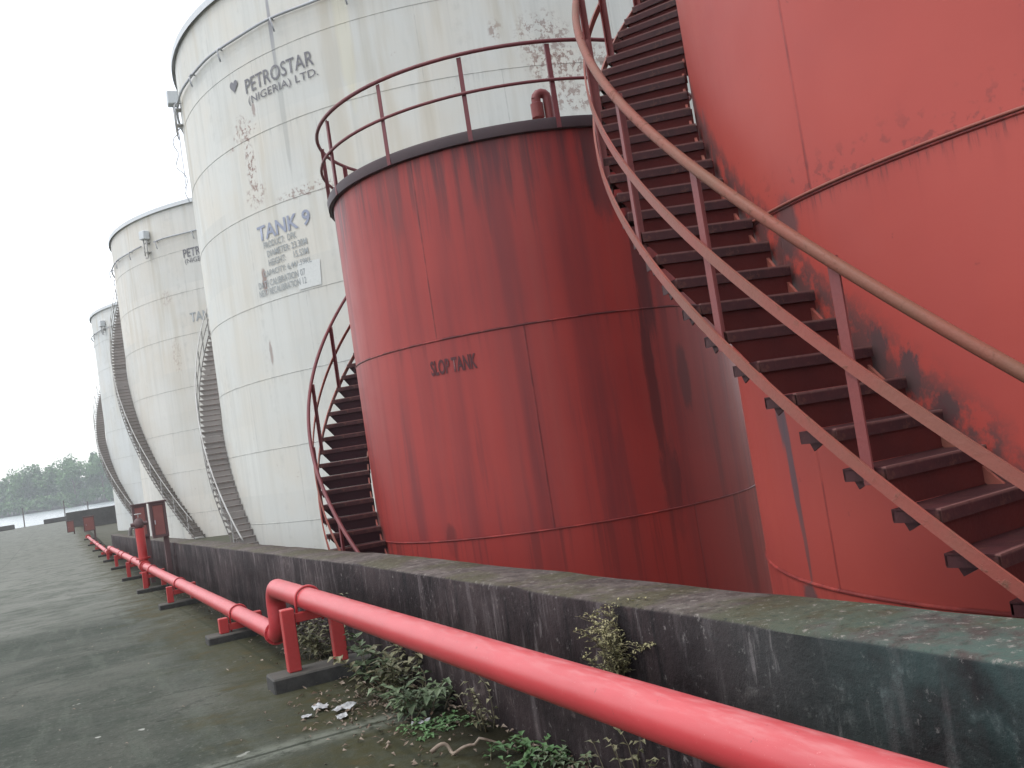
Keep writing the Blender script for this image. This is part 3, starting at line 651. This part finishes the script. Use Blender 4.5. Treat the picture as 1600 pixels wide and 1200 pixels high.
mb.tube([Vector((bx, by, SH - 0.05)), Vector((bx, by, SH + 0.36))] + [Vector((bx, by, SH + 0.36)) + tdir*(0.075 - 0.075*math.cos(a)) + Vector((0, 0, 0.075*math.sin(a))) for a in (0.5, 1.0, 1.57, 2.1, 2.6, PI)], 0.062, 12, ups=[pol(1, 1.297, 0)]*8)
q = Vector((bx, by, SH + 0.36)) + tdir*0.15; mb.tube([q, q + Vector((0, 0, -0.05)), q + Vector((0, 0, -0.06)), q + Vector((0, 0, -0.24))], [0.062, 0.062, 0.085, 0.085], 12, ups=[pol(1, 1.297, 0)]*4)
mb.build('gooseneck_vent', M['post'], ST, angle=40)
stairs(ST, SR, 1.737, 3.3, 6.9, 0.80, 0.2, {'bar': M['stringer'], 'tread': M['tread'], 'riser': M['dark_riser'], 'rail': M['slop_rail'], 'post': M['slop_rail']}, 0.30, 0.10, 0.027, 0.24, 0.05)
lettering(ST, SR, 'SLOP TANK', 0.546, 0.785, 4.08, 4.275, M['letter_dark'], 0.03, off=0.004)

# ---- the bright red tank at the right with the near spiral stair
RT = thing('red_tank', 'bright red storage tank nearest on the right with a rusty spiral stair', 'tank', (8.2315, 3.8036, FLOOR))
shell_mesh(rb, 9.2, RED_SEAMS, 220).build('shell', M['red_shell'], RT, angle=40)
mb = MB(); mb.lathe([(rb - 0.02, 9.2), (rb + 0.08, 9.1), (rb + 0.10, 9.26), (rb*0.5, 9.5), (0, 9.7)], 96); mb.build('roof', M['roof_red'], RT, angle=35)
mb = MB(); mb.tube([pol(rb + 0.008, -PI + 2*PI*i/160, 4.365) for i in range(160)], 0.010, 6, closed=True); mb.build('pipe_band', M['stringer'], RT)
stairs(RT, rb, 3.09, 3.95, 9.15, 0.82, 0.2, {'bar': M['stringer'], 'tread': M['tread'], 'riser': M['riser'], 'rail': M['rail'], 'post': M['post']}, 0.1955, -0.113, 0.032, 0.255, 0.062)

# ------------------------------------------------------------------ bund wall
WU0, WU1 = 2.1, 2.5
def wall_top(t): return 0.815 - drop(max(t, 0)) if t > 0 else 0.815
mb = MB(); tt = [-12 + 0.25*i for i in range(int(64/0.25)+1)]; rows = []
for t in tt:
    zt = wall_top(t); j = lambda k: 0.008*noise.noise(Vector((t*1.7, k*9.1, 0.3))) + 0.004*noise.noise(Vector((t*7, k*5.1, 2.3)))
    pr = [(WU0 + j(1), -1.9), (WU0 + j(2), zt - 0.32), (WU0 + 0.6*j(3), zt - 0.016 + j(7)*0.4), (WU0 + 0.016 + j(3), zt + j(4)*0.7), ((WU0+WU1)/2, zt + 0.004 + j(5)*0.8), (WU1 - 0.016, zt + j(6)), (WU1, zt - 0.02), (WU1, -1.9)]
    k = len(mb.v); mb.v += [Vector((x, t, z)) for x, z in pr]; rows.append(k)
for a, b in zip(rows, rows[1:]):
    for q in range(7): mb.f.append((a+q, b+q, b+q+1, a+q+1)); mb.sm.append(q not in (2, 5))
mb.f.append(tuple(rows[0]+q for q in range(8))); mb.sm.append(False); mb.f.append(tuple(rows[-1]+q for q in range(7, -1, -1))); mb.sm.append(False)
tag(mb.build('bund_wall', M['wall'], angle=50), 'long low blackened concrete wall running behind the red pipe', 'wall')
mb = MB(); mb.box((9.0, 118.0, -0.75), (17.0, 0.4, 2.2), None, 0.04)
tag(mb.build('end_wall', M['endwall']), 'grey concrete wall across the far end of the tank row', 'wall')

# ------------------------------------------------------------------ red fire main
PU = 1.65
def zu(t): return 0.620 - 0.0135*t              # upper run, pipe centre
def zl(t): return 0.045 - 0.0195*(t - 10.25)   # low run
T_B, T_C = 8.95, 44.0                          # first and second step down
def zm(t): return -0.88 - 0.0125*(t - T_C)      # far run
PR = 0.086
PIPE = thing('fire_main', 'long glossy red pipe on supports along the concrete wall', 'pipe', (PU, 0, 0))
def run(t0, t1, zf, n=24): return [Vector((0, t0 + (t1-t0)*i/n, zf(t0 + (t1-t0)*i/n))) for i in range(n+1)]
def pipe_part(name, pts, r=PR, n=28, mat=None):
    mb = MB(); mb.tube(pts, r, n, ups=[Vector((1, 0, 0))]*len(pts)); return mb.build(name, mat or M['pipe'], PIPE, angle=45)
def bend(ta, za_, tb, zb_, rad=0.17):
    """step from the higher run (smaller t) down to the lower run"""
    pts = []; tm = (ta + tb)/2
    for i in range(9): a = PI/2*i/8; pts.append(Vector((0, tm - rad + rad*math.sin(a), za_ - rad + rad*math.cos(a))))
    for i in range(9): a = PI/2*i/8; pts.append(Vector((0, tm + rad - rad*math.cos(a), zb_ + rad - rad*math.sin(a))))
    return pts
def flange(t, z, r=PR*1.28, th=0.022, double=True):
    mb = MB(); mb.tube([(0, t - th, z), (0, t - 0.002, z)], r, 28, ups=[(1, 0, 0)]*2); mb.tube([(0, t + 0.002, z), (0, t + th, z)], r, 28, ups=[(1, 0, 0)]*2)
    for i in range(8):
        a = 2*PI*(i + .5)/8; x, zz = r*0.86*math.cos(a), r*0.86*math.sin(a)
        mb.tube([(x, t - th - 0.012, z + zz), (x, t + th + 0.012, z + zz)], 0.009, 6, ups=[(1, 0, 0)]*2)
    return mb.build('flange', M['pipe'], PIPE, angle=40)
tb = T_B
pipe_part('pipe_run', run(-14, tb - 0.17, zu, 30)); pipe_part('elbow', bend(tb, zu(tb - 0.17), tb, zl(tb + 0.17)))
pipe_part('pipe_run', run(tb + 0.17, T_C - 0.17, zl, 30)); pipe_part('elbow', bend(T_C, zl(T_C - 0.17), T_C, zm(T_C + 0.17)))
pipe_part('pipe_run', run(T_C + 0.17, 80, zm, 30))
flange(tb + 0.19, zl(tb + 0.19)); flange(24.35, zl(24.35)); flange(T_C + 0.2, zm(T_C + 0.2)); flange(60, zm(60)); flange(25.45, zl(25.45)); flange(33, zl(33))
mb = MB(); z0 = zm(80)
for s_ in (-1, 1): mb.tube([(0, 80 + 0.02*s_, z0), (0, 80 + 0.04*s_, z0)], 0.2, 20, ups=[(1, 0, 0)]*2)
mb.tube([(0, 79.9, z0), (0, 80.25, z0)], 0.13, 16, ups=[(1, 0, 0)]*2); mb.build('end_valve', M['support'], PIPE, angle=40)

# hydrant riser teed into the low run
mb = MB(); tz = zl(24.9)
mb.tube([(0, 24.9, tz), (0, 24.9, tz + 0.90)], 0.105, 18, ups=[(0, 1, 0)]*2)
hy = mb.build('hydrant_riser', M['support'], PIPE, angle=40)
mb = MB(); mb.tube([(0, 24.9, tz - 0.05), (0, 24.9, ground(24.9) - 0.02)], 0.075, 16, ups=[(0, 1, 0)]*2); mb.tube([(0, 24.9, tz - 0.17), (0, 24.9, tz - 0.14)], 0.13, 18, ups=[(0, 1, 0)]*2); mb.build('leg', M['support'], hy, angle=40)
mb = MB(); mb.tube([(0, 24.9, tz + 0.16), (0, 24.9, tz + 0.20)], 0.17, 18, ups=[(0, 1, 0)]*2); mb.tube([(0, 24.65, tz), (0, 25.15, tz)], 0.135, 20, ups=[(1, 0, 0)]*2)
mb.build('tee_flange', M['support'], hy, angle=40)
mb = MB(); mb.tube([(0, 24.9, tz + 0.90), (0, 24.9, tz + 0.93), (0, 24.9, tz + 1.00), (0, 24.9, tz + 1.10), (0, 24.9, tz + 1.14)], [0.07, 0.10, 0.115, 0.09, 0.05], 16, ups=[(0, 1, 0)]*5)
mb.tube([(-0.19, 24.9, tz + 1.0), (-0.08, 24.9, tz + 1.0)], 0.045, 12); mb.tube([(0.08, 24.9, tz + 1.0), (0.19, 24.9, tz + 1.0)], 0.045, 12)
mb.build('hydrant_head', M['cab_frame'], hy, angle=40)
mb = MB(); mb.tube([(0.07*math.cos(2*PI*i/16), 24.9 + 0.07*math.sin(2*PI*i/16), tz + 1.24) for i in range(16)], 0.014, 6, closed=True)
mb.tube([(0, 24.9, tz + 1.16), (0, 24.9, tz + 1.25)], 0.015, 6, ups=[(0, 1, 0)]*2); mb.box((0, 24.9, tz + 1.24), (0.14, 0.016, 0.012)); mb.build('handwheel', M['white_metal'], hy, angle=40)

# supports: concrete block, two posts, cross beam, U bolt
def support(t, zc, label, low, block=(0.80, 0.30), cu=1.66):
    zg = ground(t) - 0.01; hb = 0.125 if not low else 0.10
    P_ = thing('pipe_support', label, 'pipe support', (0, t, zg), 'supports under the red pipe')
    mb = MB(); mb.box((cu + 0.02, 0, hb/2 - 0.03), (block[0], block[1], hb + 0.06), None, 0.012); mb.build('plinth', M['plinth'], P_)
    ztop = zc - zg - PR - 0.004; beam = 0.07
    hpost = ztop + (0.045 if not low else 0.075) - hb
    for s_ in (-1, 1):
        mb = MB(); mb.box((cu + s_*0.185, 0, hb + hpost/2), (0.10, 0.095, hpost), Matrix.Rotation(random.uniform(-.03, .03), 3, 'Z'), 0.006); mb.build('post', M['support'], P_)
    mb = MB(); mb.box((cu, 0, ztop - beam/2), (0.37 - 0.103, 0.07, beam), None, 0.004); mb.build('crossbeam', M['support'], P_)
    mb = MB(); zz = zc - zg
    pts = [(PU - PR - 0.012, 0, ztop - beam - 0.02)] + [(PU - (PR + 0.012)*math.cos(a), 0, zz + (PR + 0.012)*math.sin(a)) for a in [PI*i/14 for i in range(15)]] + [(PU + PR + 0.012, 0, ztop - beam - 0.02)]
    mb.tube(pts, 0.011, 8, ups=[(0, 1, 0)]*len(pts)); mb.build('u_bolt', M['pipe'], P_); return P_
support(7.62, zu(7.62), 'tall red two-post support beside the upright bend in the pipe', False)
support(-1.5, zu(-1.5), 'tall red two-post support nearest the viewer', False)
FAR = [(11.25, 'short red support just past the bend, under the low pipe'), (17.2, 'red support standing alone between the bend and the hydrant riser'), (22.6, 'red support just in front of the hydrant riser'), (28.5, 'red support just beyond the hydrant riser'),
       (35.0, 'red support midway between the hydrant riser and the second step in the pipe'), (41.5, 'red support just before the second step in the pipe')]
for t, lb in FAR: support(t, zl(t), lb, True)
for t, lb in ((47.5, 'red support just beyond the second step in the pipe'), (56.0, 'red support in the far part of the pipe run'), (66.0, 'second farthest red support under the pipe'), (76.0, 'farthest red support, by the end valve of the pipe')): support(t, zm(t), lb, True)

# ------------------------------------------------------------------ hose cabinets on posts by the wall
def cabinet(u, t, zbot, label, w_=0.44, h=0.76, d=0.26, post_side=1, tilt=0.0):
    zg = ground(t) - 0.02
    K = thing('hose_cabinet', label, 'hose cabinet', (u, t, zg), 'fire hose cabinets by the wall', tilt)
    z0 = zbot - zg
    mb = MB(); f = 0.055
    mb.box((0, 0.02, z0 + h/2), (w_, d - 0.04, h), None, 0.01)
    for s_ in (-1, 1): mb.box((s_*(w_/2 - f/2), -d/2 + 0.012, z0 + h/2), (f, 0.05, h), None, 0.004)
    mb.box((0, -d/2 + 0.011, z0 + h - f/2), (w_ - 2*f, 0.048, f), None, 0.004); mb.box((0, -d/2 + 0.011, z0 + f/2), (w_ - 2*f, 0.048, f), None, 0.004)
    mb.box((0, 0.0, z0 + h + 0.02), (w_ + 0.06, d + 0.06, 0.035), None, 0.006)
    mb.build('case', M['cab_frame'], K)
    mb = MB(); mb.box((0, -d/2 + 0.004, z0 + h/2), (w_ - 2*f - 0.012, 0.02, h - 2*f - 0.012), None, 0.003); dr = mb.build('door', M['cabinet'], K)
    mb = MB(); mb.box((-w_*0.26, -d/2 - 0.018, z0 + h*0.45), (0.02, 0.025, 0.09), None, 0.004); mb.build('handle', M['ring_metal'], dr)
    mb = MB(); mb.box((post_side*(w_/2 - 0.06), 0.03, z0/2), (0.11, 0.11, z0), None, 0.006); mb.build('post', M['cab_frame'], K); return K
cabinet(1.875, 22.2, 0.49, 'brown red hose cabinet standing proud above the wall, right of the hydrant riser', w_=0.33, h=0.75, d=0.22, post_side=1)
cabinet(1.77, 26.0, 0.39, 'brown hose cabinet directly behind the hydrant riser', w_=0.35, h=0.80, d=0.22)
cabinet(1.6, 70.0, -0.58, 'small faded hose cabinet far along the pipe, in front of the end wall', w_=0.7, h=0.95, d=0.4)
cabinet(0.66, 95.0, -1.18, 'farthest grey brown hose cabinet beyond the end of the pipe', w_=0.62, h=1.0, d=0.5)
mb = MB(); mb.tube([(2.3, 40, -0.6), (2.3, 40, 0.06), (2.34, 40, 0.16), (2.46, 40, 0.20), (2.95, 40, 0.14)], 0.07, 10, ups=[(0, 1, 0)]*5)
tag(mb.build('vent_pipe', M['grey_metal']), 'grey hooked pipe bending over the far end of the wall', 'pipe')

# ------------------------------------------------------------------ weeds
def leaf(mb, p, d, L, W, up, fold=0.25, droop=0.25):
    d = d.normalized(); side = d.cross(up)
    if side.length < 1e-4: side = d.cross(Vector((1, 0, 0)))
    side.normalize(); nrm = side.cross(d)
    a = p; b = p + d*L*0.5 + side*W*0.5 + nrm*W*fold; c = p + d*L*0.5 - side*W*0.5 + nrm*W*fold; m = p + d*L*0.5; e = p + d*L - nrm*L*droop
    mb.v += [a, b, e, c, m]; k = len(mb.v) - 5
    mb.f += [(k, k+4, k+1), (k+4, k+2, k+1), (k, k+3, k+4), (k+4, k+3, k+2)]; mb.sm += [False]*4
def weed(name, label, cat, loc, n, h, spread, L, mat, lean=Vector((0, 0, 0)), gap=0.05, group=None, seed=0, fine=False, scatter=0.08):
    rnd = random.Random(seed + int(loc[0]*1000) + int(loc[1]*37)); W = thing(name, label, cat, loc, group)
    ms, ml = MB(), MB()
    for s_ in range(n):
        a = rnd.uniform(0, 2*PI); hh = h*rnd.uniform(0.45, 1.0)
        p = Vector((rnd.uniform(-1, 1)*scatter, rnd.uniform(-1, 1)*scatter, 0)); d = (Vector((math.cos(a)*spread, math.sin(a)*spread, 1.0)) + lean).normalized(); pts = [p.copy()]
        k = max(4, int(hh/gap)); 
        for i in range(k):
            d = (d + Vector((rnd.uniform(-.22, .22), rnd.uniform(-.22, .22), rnd.uniform(-.20, .06)))).normalized(); p = p + d*hh/k; pts.append(p.copy())
            if i >= 1 or not fine:
                for q in range(3 if fine else 2):
                    b = rnd.uniform(0, 2*PI); ld = Vector((math.cos(b), math.sin(b), rnd.uniform(-.1, .6)))
                    if fine:
                        tw = p + ld.normalized()*rnd.uniform(0.03, 0.09); ms.tube([p, tw], 0.0014, 3)
                        for z_ in range(5):
                            f = rnd.random(); leaf(ml, p.lerp(tw, f), Vector((rnd.uniform(-1, 1), rnd.uniform(-1, 1), rnd.uniform(-.2, .8))), L*rnd.uniform(.6, 1.2), L*0.42, Vector((0, 0, 1)))
                    else: leaf(ml, p, ld, L*rnd.uniform(.5, 1.15), L*rnd.uniform(.38, .6), Vector((0, 0, 1)), 0.2, rnd.uniform(0, .5))
        ms.tube(pts, [0.0045*(1 - 0.7*i/(len(pts)-1)) for i in range(len(pts))], 5)
    ms.build('stem', M['stem'], W); ml.build('foliage', mat, W); return W
def gz(t): return ground(t) - 0.012
weed('weed', 'bushy broad-leaved weed behind the tall pipe support', 'weed', (1.93, 8.7, gz(8.7)), 14, 0.50, 0.45, 0.10, M['leaf_dull'], seed=1, scatter=0.16)
weed('weed', 'large-leaved green weed at the right post of the tall pipe support', 'weed', (2.02, 7.05, gz(7.1)), 8, 0.38, 0.45, 0.15, M['leaf'], seed=2, scatter=0.14, gap=0.07)
weed('weed', 'tall leafy weed under the raised pipe next to the litter', 'weed', (1.98, 6.55, gz(6.5)), 17, 0.46, 0.45, 0.105, M['leaf_dull'], seed=3, scatter=0.20)
weed('weed', 'dense green weed spreading from the wall below the raised pipe', 'weed', (1.93, 5.95, gz(6)), 18, 0.30, 0.7, 0.105, M['leaf'], seed=4, scatter=0.17)
weed('weed', 'low bright green weed creeping on the paving below the pipe', 'weed', (1.84, 5.52, gz(5.5)), 26, 0.10, 1.6, 0.05, M['leaf_bright'], seed=5, scatter=0.17, gap=0.03)
weed('weed', 'thin straggly weed against the wall left of the wall shrub', 'weed', (2.03, 5.15, gz(5.1)), 6, 0.34, 0.3, 0.055, M['leaf_dull'], seed=6, scatter=0.07)
weed('weed', 'bright green leafy weed at the bottom edge of the view by the wall', 'weed', (1.95, 4.50, gz(4.5)), 14, 0.15, 0.9, 0.07, M['leaf_bright'], seed=7, scatter=0.16)
weed('weed', 'small green seedling clump at the wall foot near the curled root', 'weed', (2.02, 4.22, gz(4.2)), 9, 0.15, 0.8, 0.055, M['leaf'], seed=8, scatter=0.10)
weed('weed', 'dim olive weed under the pipe below the wall shrub', 'weed', (2.03, 3.62, gz(3.6)), 8, 0.34, 0.3, 0.05, M['leaf_dull'], seed=9, scatter=0.10)
weed('wall_shrub', 'yellow green feathery shrub sprouting from the wall face above the pipe', 'shrub', (2.08, 3.68, 0.40), 20, 0.42, 0.55, 0.020, M['leaf_yellow'], Vector((-0.12, 0, 0.9)), 0.035, seed=11, fine=True, scatter=0.02)
weed('weed', 'single leafy twig poking up behind the pipe at the bend', 'weed', (1.98, 8.0, gz(8.0)), 2, 0.80, 0.06, 0.05, M['leaf_dull'], seed=13, scatter=0.02)
# loose leaves and dirt along the wall foot: nobody could count them
rnd = random.Random(5); mb = MB()
for i in range(900):
    t = rnd.choice([rnd.uniform(3.6, 9.5), rnd.gauss(6.4, 0.5), rnd.uniform(9, 24)]); u = min(2.07, max(0.9, 2.05 - abs(rnd.gauss(0, 0.28)))) if t > 7.2 else min(2.07, max(1.1, rnd.gauss(1.75, 0.25)))
    a = rnd.uniform(0, 2*PI); leaf(mb, Vector((u, t, ground(t) + rnd.uniform(0.004, 0.02))), Vector((math.cos(a), math.sin(a), rnd.uniform(-.1, .35))), rnd.uniform(.02, .055), rnd.uniform(.010, .028), Vector((rnd.uniform(-.5, .5), rnd.uniform(-.5, .5), 1)), rnd.uniform(.1, .6), rnd.uniform(-.3, .4))
for i in range(420):
    t = 4 + 26*rnd.random()**1.6; u = rnd.uniform(-5, 1.5); a = rnd.uniform(0, 2*PI)
    leaf(mb, Vector((u, t, ground(t) + 0.012)), Vector((math.cos(a), math.sin(a), 0.1)), rnd.uniform(.012, .04), rnd.uniform(.008, .02), Vector((0, 0, 1)))
tag(mb.build('leaf_litter', M['dry']), 'dry brown leaves lying along the foot of the wall', 'leaf litter', kind='stuff')
# scraps of rubbish
def scrap(u, t, s_, label, seed):
    r2 = random.Random(seed); mb = MB(); n = 7; base = len(mb.v)
    for i in range(n):
        for j in range(n):
            x, y = (i/(n-1) - .5)*s_, (j/(n-1) - .5)*s_*0.7
            z = 0.012 + s_*0.16*(noise.noise(Vector((x*30/s_*0.12 + seed*3, y*30/s_*0.12, seed))) + 0.55)
            mb.v.append(Vector((x + 0.1*s_*noise.noise(Vector((y*20, seed, 0))), y + 0.1*s_*noise.noise(Vector((x*20, seed, 5))), max(z, 0.006))))
    for i in range(n-1):
        for j in range(n-1):
            if (i in (0, n-2) and j in (0, n-2)): continue
            k = base + i*n + j; mb.f.append((k, k+n, k+n+1, k+1)); mb.sm.append(False)
    o = mb.build('rubbish', M['scrap'], loc=(u, t, ground(t))); o.rotation_euler = (0, 0, r2.uniform(0, 6)); tag(o, label, 'rubbish', 'scraps of rubbish on the paving')
scrap(1.43, 6.66, 0.15, 'crumpled white scrap lying closest to the block of the tall support', 3)
scrap(1.54, 6.46, 0.17, 'largest white plastic scrap among the dead leaves', 5)
scrap(1.47, 6.27, 0.10, 'small pale scrap in front of the larger white one', 8)
scrap(1.78, 5.62, 0.11, 'crumpled grey scrap at the edge of the bright green weed', 12)
scrap(1.30, 6.52, 0.08, 'tiny pale scrap on the road side of the litter', 15)
mb = MB(); pts = [(1.60 + 0.30*f + 0.03*math.sin(f*9), 4.95 - 0.22*f + 0.05*math.sin(f*5), ground(4.8) + 0.03 + 0.025*math.sin(f*12) + (0.05*f if f > .7 else 0)) for f in [i/24 for i in range(25)]]
mb.tube(pts, [0.012*(1 - .5*i/24) for i in range(25)], 7)
tag(mb.build('dead_root', M['dry']), 'pale curled dead root lying on the paving at the bottom edge', 'root')

# ------------------------------------------------------------------ quay edge
def quay_block(u, t, L, label):
    mb = MB(); mb.box((0, 0, 0.35), (L, 0.9, 0.7), None, 0.05); o = mb.build('quay_kerb', M['endwall'], loc=(u, t, -1.36)); tag(o, label, 'kerb', 'kerb blocks on the quay edge')
quay_block(-9.5, 166.5, 6.0, 'dark kerb block at the left end of the quay edge'); quay_block(-0.5, 167.5, 4.0, 'dark kerb block in the middle of the quay edge'); quay_block(4.5, 168, 3.0, 'dark kerb block nearest the end wall on the quay edge')
for u, hh, lb in ((-5.2, 2.9, 'thin mooring post on the quay left of the middle kerb block'), (0.6, 3.1, 'thin mooring post on the quay beside the middle kerb block'), (4.0, 2.4, 'thin mooring post on the quay nearest the end wall')):
    mb = MB(); mb.tube([(0, 0, 0), (0, 0, hh)], 0.09, 8, ups=[(1, 0, 0)]*2); mb.tube([(0, 0, hh), (0, 0, hh + 0.08)], 0.14, 8, ups=[(1, 0, 0)]*2)
    tag(mb.build('mooring_post', M['grey_metal'], loc=(u, 168.2, -1.36), angle=40), lb, 'post', 'mooring posts on the quay')

# ------------------------------------------------------------------ far trees
def crown(mb, c, rx, rz, n, rnd, ls=1.9):
    lobes = [(Vector((rnd.uniform(-.6, .6)*rx, rnd.uniform(-.5, .5)*rx, rnd.uniform(-.7, .65)*rz)), rnd.uniform(.32, .6)) for _ in range(9)]
    for i in range(n):
        l, q = rnd.choice(lobes); v = Vector((rnd.gauss(0, 1), rnd.gauss(0, 1), rnd.gauss(0, 1))).normalized()*(rnd.random()**0.4)
        p = c + l + Vector((v.x*rx*q, v.y*rx*q, v.z*rz*q*0.9)); d = Vector((rnd.gauss(0, 1), rnd.gauss(0, 1), rnd.gauss(-.2, .7)))
        leaf(mb, p, d, ls*rnd.uniform(.6, 1.4), ls*rnd.uniform(.5, .9), Vector((rnd.uniform(-1, 1), rnd.uniform(-1, 1), 1)), 0.2, 0.2)
rnd = random.Random(21)
mb = MB()
for i in range(34):                              # a second, taller rank behind
    x = -470 + i*10 + rnd.uniform(-3, 3); crown(mb, cw(x, 668 + rnd.uniform(0, 20), 12.5 + 2.0*math.sin(i*0.9)), 10.5, 13.5, 900 if 8 < i < 28 else 200, rnd, 2.3 if 8 < i < 28 else 3.4)
for i in range(110):
    x = -560 + i*6.4 + rnd.uniform(-3, 3); y = 612 + rnd.uniform(0, 34); hgt = rnd.uniform(22, 28) + 2.5*math.sin(x*0.06) + 1.5*math.sin(x*0.13 + 1) + (3.5 if x < -295 else 0)
    b = cw(x, y, -1.0); r = rnd.uniform(5.5, 9)
    crown(mb, b + Vector((0, 0, hgt*0.60)), r, hgt*0.44, 900 if -360 < x < -190 else 140, rnd, 2.0 if -380 < x < -150 else 3.2)
    for q in range(4): crown(mb, cw(x + rnd.uniform(-4, 4), 604 + rnd.uniform(0, 8), 2.0 + rnd.uniform(0, 3)), 4.5, 4.2, 70, rnd, 2.0)
tag(mb.build('riverside_wood', M['tree']), 'hazy line of trees along the far river bank', 'trees', kind='stuff')
def tree(x, y, hgt, r, label, seed):
    r2 = random.Random(seed); p = cw(x, y, -1.0); T_ = thing('riverside_tree', label, 'tree', p)
    m1 = MB(); m1.tube([(0, 0, -0.5), (0.3, 0.1, hgt*0.25), (-0.2, 0.2, hgt*0.5), (0.1, 0, hgt*0.75)], [0.7, 0.5, 0.35, 0.1], 8, ups=[(1, 0, 0)]*4)
    for k in range(6):
        a = k*1.1; z = hgt*(0.35 + 0.06*k); m1.tube([(0, 0, z), (math.cos(a)*r*0.35, math.sin(a)*r*0.35, z + hgt*0.10), (math.cos(a)*r*0.6, math.sin(a)*r*0.6, z + hgt*0.16)], [0.25, 0.15, 0.05], 6, ups=[(0, 0.1, 1)]*3)
    m1.build('trunk', M['bark'], T_)
    m2 = MB(); crown(m2, Vector((0, 0, hgt*0.70)), r, hgt*0.32, 900, r2, 1.7); m2.build('crown', M['tree'], T_)
tree(-264, 604, 31, 8.5, 'tall narrow tree rising above the far bank beside the farthest tank', 2)
tree(-283, 606, 29.5, 12, 'broad domed tree standing highest in the middle of the far bank', 4)

# ------------------------------------------------------------------ haze
mb = MB(); mb.box((-150, 330, 18.0), (1500, 1500, 46.2))
hz = bpy.data.materials.new('river haze'); hz.use_nodes = True; t_ = hz.node_tree
for n_ in list(t_.nodes):
    if n_.type == 'BSDF_PRINCIPLED': t_.nodes.remove(n_)
pv = t_.nodes.new('ShaderNodeVolumePrincipled'); pv.inputs['Color'].default_value = (0.93, 0.96, 1.0, 1); pv.inputs['Density'].default_value = 0.0004
t_.links.new(pv.outputs[0], t_.nodes['Material Output'].inputs['Volume'])
tag(mb.build('haze', hz), kind='stuff')
